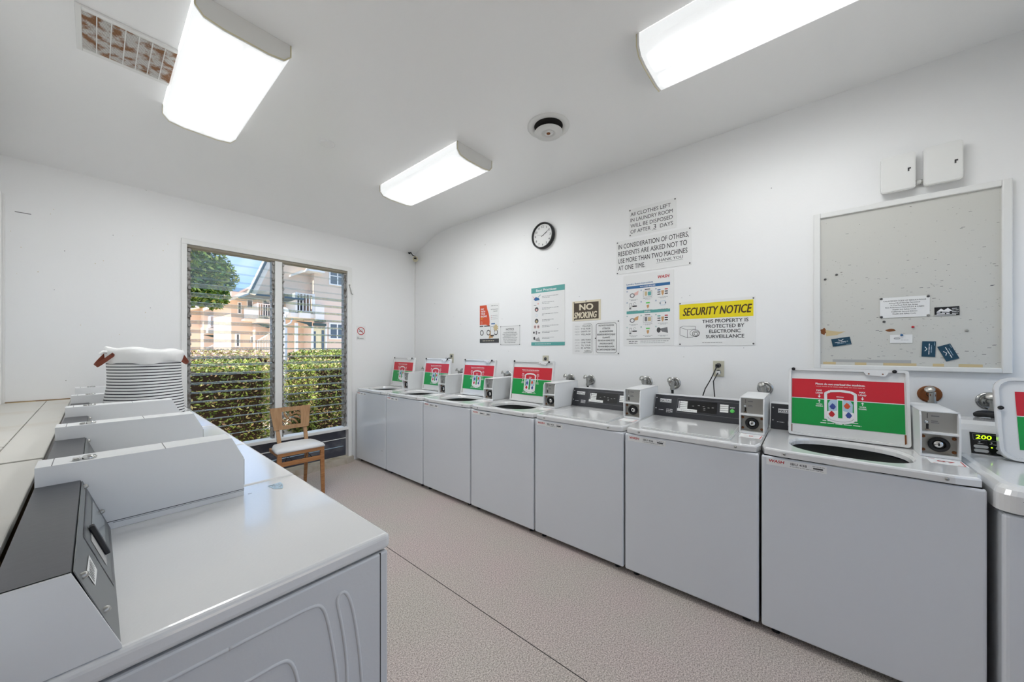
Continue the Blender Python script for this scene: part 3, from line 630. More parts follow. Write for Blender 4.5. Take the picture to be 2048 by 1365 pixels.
PINS = [(-.077, 1.828, 'dark_grey', 'tack', 'dark tack, lower of two near the left frame of the board', 'dark tacks'), (-.130, 1.850, 'dark_grey', 'tack', 'dark tack, upper of two near the left frame of the board', 'dark tacks'),
        (-.324, 1.680, 'dark_grey', 'tack', 'dark tack at the top left corner of the regulations notice', 'dark tacks'), (-.505, 1.680, 'dark_grey', 'tack', 'dark tack at the top right corner of the regulations notice', 'dark tacks'),
        (-.324, 1.574, 'dark_grey', 'tack', 'dark tack at the bottom left corner of the regulations notice', 'dark tacks'), (-.505, 1.574, 'brushed', 'tack', 'brassy tack at the bottom right corner of the regulations notice', 'dark tacks'),
        (-.335, 1.546, 'dark_grey', 'tack', 'dark tack just below the regulations notice', 'dark tacks'), (-.448, 1.511, 'red', 'pin', 'red push pin above the white business card', 'push pins'),
        (-.405, 1.466, 'blue', 'pin', 'blue push pin through the white business card', 'push pins'), (-.639, 1.484, 'brushed', 'tack', 'brassy tack alone at the right of the bulletin board', 'dark tacks')]
for y, z, m_, c_, l_, gr in PINS:
    o = on_right('thumb_tack' if c_ == 'tack' else 'push_pin', y, z, l_, c_, gr, .0133)
    b = MB(); b.lathe([(.0065, 0), (.0065, .001), (.004, .003), (.0003, .0035)] if c_ == 'tack' else [(.006, 0), (.006, .002), (.003, .004), (.003, .009), (.005, .011), (.0003, .012)], m_, n=12); b.build('head', o)
    b = MB(); b.cyl((0, 0, -.0075), (0, 0, 0), .0006, 'steel', n=6); b.build('point', o)
# two wall boxes over the board and their conduit
def wallbox(y0, z0, w_, h_, label, slot):
    o = on_right('wall_box', y0, z0, label, 'electrical box', 'white wall boxes over the bulletin board')
    b = MB(); b.box(.008, w_-.008, .008, h_-.008, 0, .038, 'plastic', .006); b.build('back_box', o)
    b = MB(); b.prism(rr(0, 0, w_, h_, .014), .034, .050, 'plastic'); b.prism(rr(.004, .004, w_-.004, h_-.004, .012), .050, .053, 'plastic'); b.build('cover', o)
    b = MB(); b.rect(w_-.03, h_*slot, w_-.024, h_*slot+.02, .0535, 'dark_grey'); b.rect(w_-.03, h_*slot+.012, w_-.018, h_*slot+.02, .0535, 'dark_grey'); b.build('keyhole', o)
wallbox(-.318, 2.287, .135, .205, 'smaller left white wall box above the bulletin board', .48)
wallbox(-.482, 2.285, .138, .210, 'larger right white wall box above the bulletin board', .42)
b = MB(); b.cyl((XW-.018, -.452, 2.322), (XW-.018, -.484, 2.322), .011, 'plastic'); b.cyl((XW-.018, -.453, 2.322), (XW-.018, -.459, 2.322), .015, 'steel'); b.cyl((XW-.018, -.477, 2.322), (XW-.018, -.483, 2.322), .015, 'steel')
tag(b.build('conduit'), 'short conduit joining the two white wall boxes', 'conduit')

# ------------------------------------------------------------------ outlets, plugs, cords, hose valves
def outlet(y, z, label, w_=.072, h_=.118):
    o = on_right('wall_outlet', y, z, label, 'outlet', 'wall outlets behind the washers')
    b = MB(); b.box(-w_/2, w_/2, -h_/2, h_/2, 0, .007, 'outlet', .002); b.build('cover_plate', o)
    b = MB()
    for dz in (-.026, .026): b.lathe([(.017, 0), (.017, .009), (.0005, .009)], 'dark_grey', (0, dz, 0), (0, 0, 1), 16)
    b.build('sockets', o); return o
outlet(.516, 1.240, 'beige wall outlet with black cords, left of the tall red and green lid')
outlet(2.075, 1.262, 'beige wall outlet above the fourth raised lid')
outlet(3.555, 1.27, 'beige wall outlet above the second raised lid')
def plug(y, z, pts, label, m='black'):
    o = empty('power_plug', (XW-.012, y, z), label, 'plug', 'plugs in the wall outlets')
    b = MB(); b.box(-.034, 0, -.013, .013, -.013, .013, m, .004); b.build('plug_body', o)
    b = MB(); b.tube([(0-.03, 0, 0)]+pts, .0038, 'black'); b.build('cord', o)
plug(.518, 1.262, [(-.07, .0, -.012), (-.08, .03, -.09), (-.08, .07, -.17), (-.08, .09, -.24)], 'black plug in the upper socket with a long cord')
plug(.514, 1.212, [(-.06, .005, -.02), (-.08, .02, -.06), (-.085, .015, -.12), (-.085, .01, -.18)], 'white plug in the lower socket of the near outlet', 'plastic')
plug(2.078, 1.245, [(-.05, .02, -.01), (-.06, .04, -.05), (-.05, .04, -.2)], 'black plug above the fourth raised lid')
plug(3.57, 1.262, [(-.05, .03, .01), (-.06, .06, -.01), (-.05, .08, -.15)], 'black plug above the second raised lid')
def valve(y, z, label, rusty=False, up=1):
    o = empty('water_valve', (XW, y, z), label, 'valve', 'water valves along the wall')
    b = MB(); b.lathe([(.047, 0), (.045, -.006), (.036, -.010), (.034, -.008), (.022, -.012), (.014, -.012)], 'rust' if rusty else 'chrome', axis=(1, 0, 0), n=24); b.build('escutcheon', o)
    b = MB(); b.cyl((-.005, 0, 0), (-.07, 0, 0), .011, 'steel' if not rusty else 'rust', n=12); b.cyl((-.06, 0, .018), (-.06, 0, -.045), .013, 'steel', n=12); b.cyl((-.06, 0, -.03), (-.06, 0, -.05), .017, 'steel', n=8); b.build('valve_body', o)
    b = MB(); b.cyl((-.06, 0, .012), (-.085, .012, .03), .005, 'steel', n=8)
    b.lathe([(.001, .004), (.018, .004), (.021, 0), (.018, -.004), (.001, -.004)], 'steel', (-.088, .014, .032), (-.8, .3, .5), 10); b.build('handle', o)
    b = MB(); b.tube([(-.06, 0, -.045), (-.06, 0, -.10), (-.07, -.005, -.20), (-.06, -.01, -.35)], .010, 'rubber'); b.build('hose', o)
for y, lb in ((4.06, 'water valve nearest the window corner'), (3.35, 'water valve between the first and second raised lids'), (2.585, 'water valve between the third and fourth raised lids'), (1.780, 'water valve behind the coin box beside the fourth raised lid'),
              (1.565, 'water valve above the left console of the closed washers'), (1.045, 'water valve behind the coin box between the two closed washers'), (.825, 'water valve above the console of the nearer closed washer'), (.235, 'water valve behind the coin box left of the nearest raised lid'), (-.715, 'water valve beside the coiled black hose')):
    valve(y, 1.10 if y > 1.1 else 1.115, lb)
valve(-.512, 1.135, 'rusty water valve behind the nearest coin box', True)
b = MB(); b.tube([(.055*math.cos(k/20*2*PI), .07*math.sin(k/20*2*PI), .004*math.sin(k)) for k in range(20)], .012, 'rubber', 10, True)
tag(b.build('coiled_hose', loc=(2.80, -.70, 1.0665)), 'coiled black rubber hose on top of the digital washer', 'hose')

# ------------------------------------------------------------------ washing machines  (local: x = depth from the front, -y = rightwards seen from the front)
PIT = .69
def lid_frame(u0, v0, z0, tilt):   # local X right (-y), Y up the lid, Z toward the front
    t_ = math.radians(tilt); X = Vector((0, -1, 0)); Y = Vector((math.sin(t_), 0, math.cos(t_))); Z = X.cross(Y)
    m = Matrix((X, Y, Z)).transposed().to_4x4(); m.translation = Vector((u0, -v0, z0)); return m
def decal(b, w_, h_):
    b.rect(0, h_*.575, w_, h_, 0, 'red'); b.rect(0, 0, w_, h_*.575, 0, 'green'); b.rect(0, h_*.568, w_, h_*.582, .0003, 'white_print')
    b.text('Please do not overload the machines.', w_*.46, h_*.885, .0105, 'white_print', .0004, w_*.45, 'C', .03); b.words(w_*.24, w_*.68, h_*.845, .004, 'pale_pink', .0004, random.Random(2), 1)
    for x in (.27, .66):
        b.text('MAX', w_*x, h_*.745, .009, 'white_print', .0004, .022, 'C', .03); b.text('LOAD', w_*x, h_*.69, .009, 'white_print', .0004, .028, 'C', .03)
        b.rect(w_*x-.0015, h_*.64, w_*x+.0015, h_*.675, .0004, 'white_print'); b.poly([(w_*x-.006, h_*.64), (w_*x+.006, h_*.64), (w_*x, h_*.60)], .0004, 'white_print')
        b.rect(w_*x-.0015, h_*.49, w_*x+.0015, h_*.53, .0004, 'white_print'); b.poly([(w_*x-.006, h_*.53), (w_*x+.006, h_*.53), (w_*x, h_*.56)], .0004, 'white_print')
        b.text('WHEN', w_*x, h_*.45, .007, 'white_print', .0004, .024, 'C', .03); b.text('WASHING', w_*x, h_*.41, .007, 'white_print', .0004, .030, 'C', .03)
    c = w_*.465
    # drawing of a wash tub cut open
    b.poly([(c-.048, h_*.50), (c-.040, h_*.56), (c, h_*.60), (c+.040, h_*.56), (c+.048, h_*.50), (c+.046, h_*.2), (c-.046, h_*.2)], .0004, 'light_blue')
    b.poly([(c+.060*math.cos(a*PI/12), h_*.20+.030*math.sin(a*PI/12)*(-1)) for a in range(13)]+[(c-.05, h_*.33), (c+.05, h_*.33)][::1], .0006, 'white_print')
    b.poly([(c-.055, h_*.20)]+[(c+.052*math.cos(a*PI/12+PI), h_*.25+.026*math.sin(a*PI/12)) for a in range(13)]+[(c+.055, h_*.20)], .0008, 'white_print')
    b.line([(c+.050*math.cos(a*PI/8+PI), h_*.21-.022*math.sin(a*PI/8)) for a in range(9)], .0012, .001, 'dark_grey')
    for sx in (-1, 1): b.rect(c+sx*.058-.006, h_*.16, c+sx*.058+.006, h_*.72, .0009, 'paper')
    b.line([(c-.058, h_*.71), (c-.040, h_*.755), (c, h_*.77), (c+.040, h_*.755), (c+.058, h_*.71)], .012, .0009, 'paper')
    b.rect(c-.012, h_*.19, c+.011, h_*.60, .0012, 'paper'); b.rect(c-.009, h_*.20, c+.008, h_*.57, .0014, 'green'); b.rect(c-.015, h_*.635, c+.014, h_*.65, .001, 'white_print')
    for x, y, m_ in ((-.030, .43, 'print_blue'), (-.034, .27, 'red_print'), (.026, .46, 'orange'), (.032, .27, 'print_blue')): b.poly([(c+x-.013, h_*y), (c+x-.002, h_*(y+.07)), (c+x+.006, h_*(y+.05)), (c+x+.013, h_*y), (c+x+.004, h_*(y-.06)), (c+x-.006, h_*(y-.05))], .0011, m_)
    b.words(w_*.30, w_*.62, h_*.115, .006, 'white_print', .0004, random.Random(4), 1); b.words(w_*.28, w_*.65, h_*.065, .006, 'white_print', .0004, random.Random(5), 1)
def coin_box(root, U=.29, V0=.566, V1=.684):
    # profile of the housing sides (x, z)
    zb, zt = .906, 1.108; zd = 1.012; th = .006
    pf = [(U, zb), (U-.003, zb+.10), (U+.006, zt-.02), (U+.018, zt), (.655, zt), (.655, zb)]
    b = MB()
    for v0, v1 in ((V0, V0+th), (V1-th, V1)): b.prism(pf, -v0, -v1, 'box_white', 'y')
    b.box(U+.014, .655, -V1, -V0, zt-.004, zt, 'box_white'); b.box(.649, .655, -V1, -V0, zb, zt, 'box_white'); b.box(U+.001, U+.05, -V1+th, -V0-th, zd-.005, zd+.003, 'box_white'); b.box(U+.001, U+.05, -V1+th, -V0-th, zb, zb+.010, 'box_white')
    cb = b.build('coin_box', root)
    b = MB(); b.box(U+.030, U+.034, -V1+th, -V0-th, zd+.003, zt-.004, 'steel')
    q = U+.0295
    b.box(q, q+.001, -V0-.028, -V0-.026, zt-.035, zt-.012, 'black'); b.box(q, q+.001, -V0-.031, -V0-.023, zd+.014, zd+.036, 'black'); b.box(q-.008, q, -V0-.034, -V0-.020, zd+.008, zd+.014, 'chrome')
    b.lathe([(.007, 0), (.007, .003), (.0005, .004)], 'chrome', (q, -V0-.024, zd+.044), (-1, 0, 0), 12)
    b.box(q, q+.0008, -V0-.062, -V0-.038, zt-.026, zt-.021, 'grey_print'); b.box(q, q+.0008, -V0-.058, -V0-.038, zt-.048, zt-.044, 'grey_print'); b.box(q, q+.0008, -V0-.062, -V0-.038, zt-.055, zt-.052, 'grey_print'); b.build('coin_plate', cb)
    b = MB(); b.box(U+.030, U+.034, -V1+th, -V0-th, zb+.010, zd-.005, 'brushed')
    for vy, vz in ((.014, .018), (.014, .078), (.104, .018), (.104, .078)): b.lathe([(.007, 0), (.007, .003), (.001, .005)], 'rust', (q, -V0-vy, zb+.010+vz-.003), (-1, 0, 0), 8)
    b.build('lock_plate', cb)
    b = MB(); c_ = (q, -(V0+V1)/2, zb+.055); b.lathe([(.031, 0), (.033, .010), (.028, .016), (.022, .016), (.020, .010)], 'rubber', c_, (-1, 0, 0), 28); b.lathe([(.020, .004), (.018, .012), (.0005, .013)], 'chrome', c_, (-1, 0, 0), 24)
    b.box(q-.0145, q-.013, c_[1]-.003, c_[1]+.003, c_[2]-.006, c_[2]+.006, 'black'); b.build('coin_lock', cb)
    return cb
def washer_base(root, open_):
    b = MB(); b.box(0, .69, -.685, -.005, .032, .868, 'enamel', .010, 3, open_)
    b.build('cabinet', root)
    for x in (.05, .62):
        for y in (-.06, -.63): q = MB(); q.cyl((x, y, 0), (x, y, .034), .018, 'rubber', n=10); q.build('foot', root)
    b = MB(); zt = .905; zb = .8725; x0, x1, y0, y1 = -.006, .69, -.688, -.002
    # deck: rounded outer rim, optionally with the tub opening
    N = 48
    def outer(inset, n=N):
        pts = []
        for k in range(n):
            a = 2*PI*k/n; c, s_ = math.cos(a), math.sin(a); e = 16
            rr_ = (abs(c)**e+abs(s_)**e)**(-1/e); pts.append(((x0+x1)/2+c*rr_*((x1-x0)/2-inset), (y0+y1)/2+s_*rr_*((y1-y0)/2-inset)))
        return pts
    def hole(sc, dz=0):
        pts = []
        for k in range(N):
            a = 2*PI*k/N; c, s_ = math.cos(a), math.sin(a); e = 2.5
            rr_ = (abs(c)**e+abs(s_)**e)**(-1/e)
            pts.append((.222+c*rr_*.185*sc, -.322+s_*rr_*.218*sc))
        return pts
    rings = [(outer(0), zb), (outer(0), zt-.009), (outer(.0025), zt-.003), (outer(.009), zt)]
    if open_: rings += [(hole(1), zt), (hole(.985), zt-.004), (hole(.965), zt-.012), (hole(.955), zt-.03)]
    v = []; f = []
    for P_, z in rings: v += [(p[0], p[1], z) for p in P_]
    for r in range(len(rings)-1):
        for k in range(N): f.append((r*N+k, r*N+(k+1) % N, (r+1)*N+(k+1) % N, (r+1)*N+k))
    if not open_: f.append(tuple(range((len(rings)-1)*N, len(rings)*N)))
    b.add(v, f, 'enamel_top', False); b.add(v[:N], [tuple(range(N))[::-1]] if not open_ else [], 'enamel_top')
    for y in (-.095, -.588): b.lathe([(.006, 0), (.006, .002), (.001, .004)], 'brushed', (-.0065, y, .888), (-1, 0, 0), 10)
    b.build('top_deck', root)
    if open_:
        b = MB(); c = (.235, -.322, 0)
        b.lathe([(.222, .864), (.222, .44), (.10, .44), (.001, .44)], 'tub_in', c, n=32); b.lathe([(.21, .80), (.185, .795), (.18, .78), (.185, .46)], 'drum', c, n=32)
        b.build('wash_tub', root)
        b = MB(); b.lathe([(.09, .46), (.05, .50), (.04, .74), (.03, .77), (.001, .775)], 'plastic', c, n=20); b.build('agitator', root)
    # red marker number on the deck corner in front of the coin box
    b = MB(); z = .9056
    b.rect(.170, -.680, .268, -.578, z, 'paper')
    for p in ([(.262, -.586), (.262, -.604)], [(.178, -.652), (.178, -.672)], [(.178, -.672), (.262, -.676)], [(.178, -.586), (.178, -.60)]): b.line(p, .004, z+.0004, 'red_print')
    b.build('number_label', root)
def raised_lid(root, W=.466, H=.375, u=.415, v=.094, tilt=8.5, fancy=False):
    m = lid_frame(u, v, .909, tilt); b = MB(); r = .014 if not fancy else .05
    b.prism(rr(0, 0, W, H, r), -.022, -.006, 'enamel_top')
    O = rr(0, 0, W, H, r); I = rr(.012, .012, W-.012, H-.014, max(r-.008, .004)); n = len(O)
    v_ = [(p[0], p[1], -.006) for p in O]+[(p[0], p[1], .004) for p in rr(.001, .001, W-.001, H-.001, r)]+[(p[0], p[1], .004) for p in I]+[(p[0]+(W/2-p[0])*.012, p[1]+(H/2-p[1])*.012, -.0055) for p in I]
    b.add(v_, [(k*n+i, k*n+(i+1) % n, (k+1)*n+(i+1) % n, (k+1)*n+i) for k in range(3) for i in range(n)], 'enamel_top')
    lid = b.build('lid', root, mx=m)
    b = MB()
    if fancy: decal(b, W-.09, .248)
    else: decal(b, W-.034, .252)
    mm = m @ Matrix.Translation((.016 if not fancy else .055, .062 if not fancy else .05, -.0045)); b.build('load_decal', lid, mx=mm)
    b = MB()
    for x, y in (((.022, H-.008), (W-.05, H-.008)) if not fancy else ((.012, H*.62), (W-.012, H*.62))): b.lathe([(.0085, .003), (.0085, .010), (.004, .013), (.0005, .012)], 'rubber', (x, y, 0), (0, 0, 1), 12)
    b.build('bumpers', lid, mx=m)
    if not fancy:
        b = MB(); b.prism([(.305, H-.012), (.315, H-.030), (.385, H-.034), (.395, H-.014)], -.001, .006, 'enamel_top'); 
        for x in (.325, .375): b.lathe([(.0035, .0065), (.0005, .0068)], 'rust', (x, H-.023, 0), (0, 0, 1), 8)
        b.build('latch_plate', lid, mx=m)
        b = MB(); b.rect(.013, .016, .018, .055, -.0052, 'rust'); b.rect(W-.021, .012, W-.013, .06, -.0052, 'rust'); b.build('rust_marks', lid, mx=m)
def maytag_console(root):
    # slanted black face: bottom (.53,.905) top (.575,1.055)
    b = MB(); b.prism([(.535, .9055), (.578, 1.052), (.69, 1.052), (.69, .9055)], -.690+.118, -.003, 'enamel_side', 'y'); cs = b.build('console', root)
    m = lid_frame(.5345, .006, .9055, math.degrees(math.atan2(.043, .1465))); W, H = .558, .1527
    b = MB(); b.box(0, W, 0, H, 0, .0035, 'console_black'); b.build('face_panel', cs, mx=m)
    b = MB(); z = .0040
    b.rect(.035, .098, .112, .124, z, 'white_print'); b.text('MAYTAG', .0735, .106, .012, 'black_print', z+.0004, .070, 'C', .03); b.rect(.037, .1, .11, .1025, z+.0003, 'black_print')
    b.words(.03, .065, .042, .004, 'white_print', z, random.Random(1), 1)
    for k in range(4): b.words(.082, .125, .050-.007*k, .0045, 'white_print', z, random.Random(k), 1)
    for x in (.010,):
        for y in (.052, .128): b.lathe([(.004, 0), (.0035, .002), (.0005, .003)], 'white_print', (x, y, z), (0, 0, 1), 8)
    b.build('lettering', cs, mx=m)
    b = MB(); b.box(.205, .400, .050, .125, .0035, .005, 'gloss_black')
    b.line([(.150, .036), (.155, .134), (.535, .134), (.540, .036), (.150, .036)], .0016, .0055, 'grey_print')
    for k in range(4): b.rect(.172, .107-k*.0135, .220, .118-k*.0135, .0056, 'paper'); b.rect(.418, .107-k*.0135, .466, .118-k*.0135, .0056, 'paper')
    b.rect(.163, .066, .168, .118, .0056, 'white_print'); b.rect(.155, .046, .282, .0655, .0056, 'paper'); b.words(.18, .26, .053, .004, 'grey_print', .006, random.Random(8), 1)
    for x, y in ((.25, .088), (.285, .095), (.315, .090), (.345, .085), (.37, .088), (.32, .078), (.32, .068)): b.rect(x, y, x+.012, y+.0028, .0056, 'faint_print')
    b.lathe([(.0125, .004), (.0125, .0065), (.0005, .007)], 'start_green', (.488, .080, 0), (0, 0, 1), 20); b.text('START', .488, .098, .007, 'white_print', .0056, .026, 'C', .03)
    b.build('control_display', cs, mx=m)
def asset_tag(root, s_, far=False):
    b = MB(); b.box(-.0008, 0, -.245, -.025, .826, .858, 'paper')
    x = -.0012; m = Matrix(((0, 0, -1, x), (-1, 0, 0, 0), (0, 1, 0, 0), (0, 0, 0, 1))); q = MB(); R_ = random.Random(9)
    q.text('WASH', .034, .840, .0135, 'red_print', 0, .058, bold=.03, shear=.15)
    if s_: q.text(s_, .118, .840, .0115, 'black_print', 0, .058, bold=.012)
    else: q.words(.118, .17, .840, .011, 'dark_grey', 0, R_, 1)
    q.words(.196, .238, .850, .003, 'grey_print', 0, R_, 1); q.rect(.198, .838, .232, .845, 0, 'dark_grey'); q.words(.115, .235, .832, .003, 'grey_print', 0, R_, 1)
    t_ = b.build('asset_tag', root); q.build('lettering', t_, mx=m)
# prototypes
LW = {5: 'white washer with raised lid, the first one in the window corner', 4: 'white washer with raised lid, second from the window corner', 3: 'white washer with raised lid, third from the window corner',
      2: 'white washer with raised lid, left neighbour of the closed washers', 1: 'closed white washer with black console, farther of the two closed ones', 0: 'closed white washer with black console and two cords rising behind it',
      -1: 'white washer with raised lid under the bulletin board'}
Y0 = .185
def wroot(i): return empty('washing_machine', (2.11, Y0+PIT*(i+1)-.003 if False else Y0+PIT*(i+1), 0), LW[i], 'washing machine', 'row of top loading washers')
open0 = wroot(-1); washer_base(open0, True); raised_lid(open0); maytag_console(open0); coin_box(open0)
def wplace(src, i):
    c = copy_tree(src); c.location = (2.11, Y0+PIT*(i+1), 0); c['label'] = LW[i]; return c
W_ = {-1: open0}
for i in (2, 3, 4, 5): W_[i] = wplace(open0, i)
closed0 = wroot(0); washer_base(closed0, False); maytag_console(closed0); coin_box(closed0)
b = MB(); b.prism([(.035, -.560), (.43, -.560), (.43, -.094), (.035, -.094)], .906, .911, 'enamel_top'); b.box(.040, .425, -.555, -.099, .911, .915, 'enamel_top', .002)
b.line([(.10, -.105), (.42, -.13)], .003, .9155, 'faint_print'); b.line([(.06, -.55), (.42, -.545)], .003, .9155, 'faint_print'); b.line([(.415, -.13), (.415, -.55)], .003, .9155, 'faint_print'); b.build('lid', closed0)
W_[0] = closed0; W_[1] = wplace(closed0, 1)
for i, s_ in ((-1, 'IBU 438'), (0, 'IBU 436'), (1, 'IBU 434'), (2, ''), (3, ''), (4, ''), (5, '')): asset_tag(W_[i], s_)
def mark(root, s_, w_=.05):
    q = MB(); q.text(s_, 0, 0, .022, 'red_print', 0, w_, 'C', .03)
    q.build('marker_number', root, mx=Matrix(((0, -1, 0, .224), (-1, 0, 0, -.629), (0, 0, -1, .9064), (0, 0, 0, 1))) @ Matrix.Scale(1, 4))
def mark2(root, s_, w_=.05):
    # readable from the aisle: text right = -y, text up = +x
    q = MB(); q.text(s_, 0, -.011, .022, 'red_print', 0, w_, 'C', .03)
    q.build('marker_number', root, mx=Matrix(((0, 1, 0, .222), (-1, 0, 0, -.629), (0, 0, 1, .9064), (0, 0, 0, 1))))
mark2(W_[-1], '07'); mark2(W_[0], '0', .018)
b = MB(); b.box(-.0005, 0, -.616, -.608, .225, .231, 'dark_grey'); b.box(-.0005, 0, -.598, -.592, .223, .231, 'dark_grey'); b.build('chip_marks', W_[5])
# digital washer at the right edge
dw = empty('digital_washing_machine', (2.06, -.512, 0), 'white washer with a green digital display at the right edge', 'washing machine')
b = MB(); b.box(.012, .74, -.70, -.012, .032, .805, 'enamel', .014, 3); b.build('cabinet', dw)
for x in (.06, .66):
    for y in (-.07, -.64): q = MB(); q.cyl((x, y, 0), (x, y, .034), .018, 'rubber', n=10); q.build('foot', dw)
b = MB()
O = rr(0, -.715, .74, 0, .05, 6); n = len(O); rg = [(0, .812), (0, .872), (.006, .890), (.018, .901), (.035, .905)]; v = []
for ins, z in rg: v += [(.37+(p[0]-.37)*(1-ins/.37), -.3575+(p[1]+.3575)*(1-ins/.3575), z) for p in O]
b.add(v, [(k*n+i, k*n+(i+1) % n, (k+1)*n+(i+1) % n, (k+1)*n+i) for k in range(len(rg)-1) for i in range(n)]+[tuple(range((len(rg)-1)*n, len(rg)*n))], 'enamel_top', False)
b.build('top_deck', dw)
b = MB(); b.prism([(.53, .905), (.56, 1.010), (.575, 1.035), (.61, 1.05), (.74, 1.05), (.74, .905)], -.71, -.005, 'enamel_top', 'y'); cs = b.build('console', dw)
m = lid_frame(.5295, .055, .9055, math.degrees(math.atan2(.03, .105)))
b = MB(); b.box(0, .34, .004, .100, 0, .003, 'gloss_black'); b.ring((.008, .066), (.105, .094), .0015, .0034, 'grey_print'); b.text('200', .016, .072, .018, 'led_green', .0036, .044, bold=.012, shear=.12)
for k in range(3): b.words(.020+k*.034, .038+k*.034, .050, .003, 'faint_print', .0034, random.Random(k), 1); b.poly([(.026+k*.034+.003*math.cos(a), .058+.003*math.sin(a)) for a in range(6)], .0034, 'faint_print')
for x, y in ((.008, .030), (.070, .030), (.008, .012), (.070, .012)): b.poly(rr(x, y, x+.042, y+.014, .0065, 3), .0034, 'faint_print')
b.poly([(.059+.003*math.cos(a), .037+.003*math.sin(a)) for a in range(6)], .0036, 'led_green')
b.build('digital_display', cs, mx=m)
raised_lid(dw, .50, .36, .46, .117, 12, True)
b = MB(); q = Matrix(((0, 0, -1, -.001), (-1, 0, 0, 0), (0, 1, 0, 0), (0, 0, 0, 1))); b.text('WASH', .105, .842, .020, 'red_print', 0, .09, bold=.03, shear=.15); b.words(.05, .095, .857, .003, 'grey_print', 0, random.Random(1), 1); b.build('lettering', dw, mx=q)

# ------------------------------------------------------------------ dryers (local: x=0 front, negative = back; y along the row)
DP, DY0, DX = .643, .793, .47
def make_dryer(loc, label):
    r = empty('dryer', loc, label, 'dryer', 'row of white dryers with coin boxes')
    yb, ye = .003, DP-.003
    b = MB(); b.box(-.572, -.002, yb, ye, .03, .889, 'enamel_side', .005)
    b.box(-.0235, -.0215, yb-.0006, yb+.002, .04, .889, 'dark_gap')
    def rib(pts, rad=.005, mm='enamel_side'):
        for _ in range(2): pts = [pts[0]]+[q for a_, c_ in zip(pts, pts[1:]) for q in ((a_[0]*.75+c_[0]*.25, a_[1]*.75+c_[1]*.25), (a_[0]*.25+c_[0]*.75, a_[1]*.25+c_[1]*.75))]+[pts[-1]]
        b.tube([(x-.47, yb+.0012, z) for x, z in pts], rad, mm, 8)
    cx = .155
    for sgn in (1, -1):
        f = lambda pts: [(cx+sgn*(x-cx), z) for x, z in pts]
        rib(f([(.155, .846), (.235, .846), (.300, .845), (.316, .832), (.327, .79), (.338, .72), (.347, .65), (.352, .50), (.352, .30)]), .004)
        rib(f([(.365, .30), (.366, .50), (.368, .66), (.360, .74), (.350, .80), (.344, .832), (.352, .842), (.364, .840), (.376, .812), (.388, .745), (.398, .66), (.404, .55), (.404, .30)]), .004)
        rib(f([(.155, .768), (.235, .768), (.252, .760), (.262, .735), (.268, .70), (.274, .60), (.276, .30)]), .004)
    b.build('cabinet', r)
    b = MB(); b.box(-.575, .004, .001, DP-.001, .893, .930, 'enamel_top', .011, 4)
    z = .9303
    b.line([(-.13, DP-.022), (-.02, DP-.022)], .0018, z, 'faint_print'); b.poly([(-.160, DP-.09), (-.150, DP-.09), (-.150, DP-.094), (-.160, DP-.094)], z, 'black')
    b.build('top_panel', r)
    for x in (-.05, -.53):
        for y in (.06, DP-.06): q = MB(); q.cyl((x, y, 0), (x, y, .034), .018, 'rubber', n=10); q.build('foot', r)
    b = MB(); b.box(-.003, .006, .07, DP-.07, .22, .80, 'enamel', .004); d = b.build('door', r)
    b = MB(); b.box(.006, .018, .09, .13, .50, .60, 'enamel', .004); b.build('door_handle', d)
    # slanted console
    b = MB(); pf = [(.026, .9305), (-.021, 1.066), (-.022, 1.068), (-.088, 1.068), (-.088, .9305)]; pf = [(x-.47, z) for x, z in pf]; n = len(pf)
    ya, yc = .008, .552
    v = [(p[0], ya, p[1]) for p in pf]+[(p[0], yc, p[1]) for p in pf]
    b.add(v, [(i, i+1, n+i+1, n+i) for i in range(n-1)], 'dark_steel'); b.add(v, [(n-1, 0, n, 2*n-1), tuple(range(n, 2*n))], 'dark_steel')
    c = b.build('console', r)
    b = MB(); pf2 = [(.0275, .931), (.0265, .936), (-.0215, 1.0665), (-.088, 1.0665), (-.088, .931)]; b.prism([(x-.47, z) for x, z in pf2], ya-.003, ya+.001, 'box_white', 'y'); b.build('end_cap', c)
    # face items: local X along y, Y up slope, Z out
    e = Vector((-.047, 0, .138)).normalized(); X = Vector((0, 1, 0)); Z = X.cross(e); m = Matrix((X, e, Z)).transposed().to_4x4(); m.translation = Vector((.026-.47, 0, .9305))+Z*.0003
    b = MB(); b.box(.012, .548, .004, .143, 0, .0012, 'grey_steel'); 
    for q in ((.18, .568-.0, .010, .014),): pass
    b.build('face_plate', c, mx=m)
    b = MB(); b.ring((.195, .012), (.535, .126), .006, .0018, 'dark_steel'); b.rect(.201, .018, .529, .120, .0016, 'grey_steel'); b.rect(.312, .040, .515, .098, .0022, 'lcd_glass'); b.rect(.235, .040, .30, .100, .0022, 'faint_print'); b.box(.276, .290, .045, .112, .0022, .010, 'black', .002); b.build('card_slot', c, mx=m)
    b = MB(); b.poly([(.150, .106), (.142, .078), (.068, .084), (.065, .112)], .0020, 'paper'); R_ = random.Random(2)
    for k in range(7): b.rect(.074+.0095*k, .088, .078+.0095*k, .104, .0024, R_.choice(('grey_print', 'faint_print')))
    b.build('sticker', c, mx=m)
    for x, y in ((.034, .122), (.034, .055), (.520, .134), (.540, .055)):
        q = MB(); q.lathe([(.005, .001), (.005, .0055), (.003, .008), (.0005, .008)], 'steel', (x, y, 0), (0, 0, 1), 10); q.build('screw', c, mx=m)
    # coin box
    ca, cb_ = .552, .640
    P_ = [(-.088, .9305), (-.088, 1.113), (.27, 1.113), (.300, 1.047), (.300, .9305)]
    b = MB(); b.prism([(x-.47, z) for x, z in P_], ca, cb_, 'box_white', 'y'); cbx = b.build('coin_box', r)
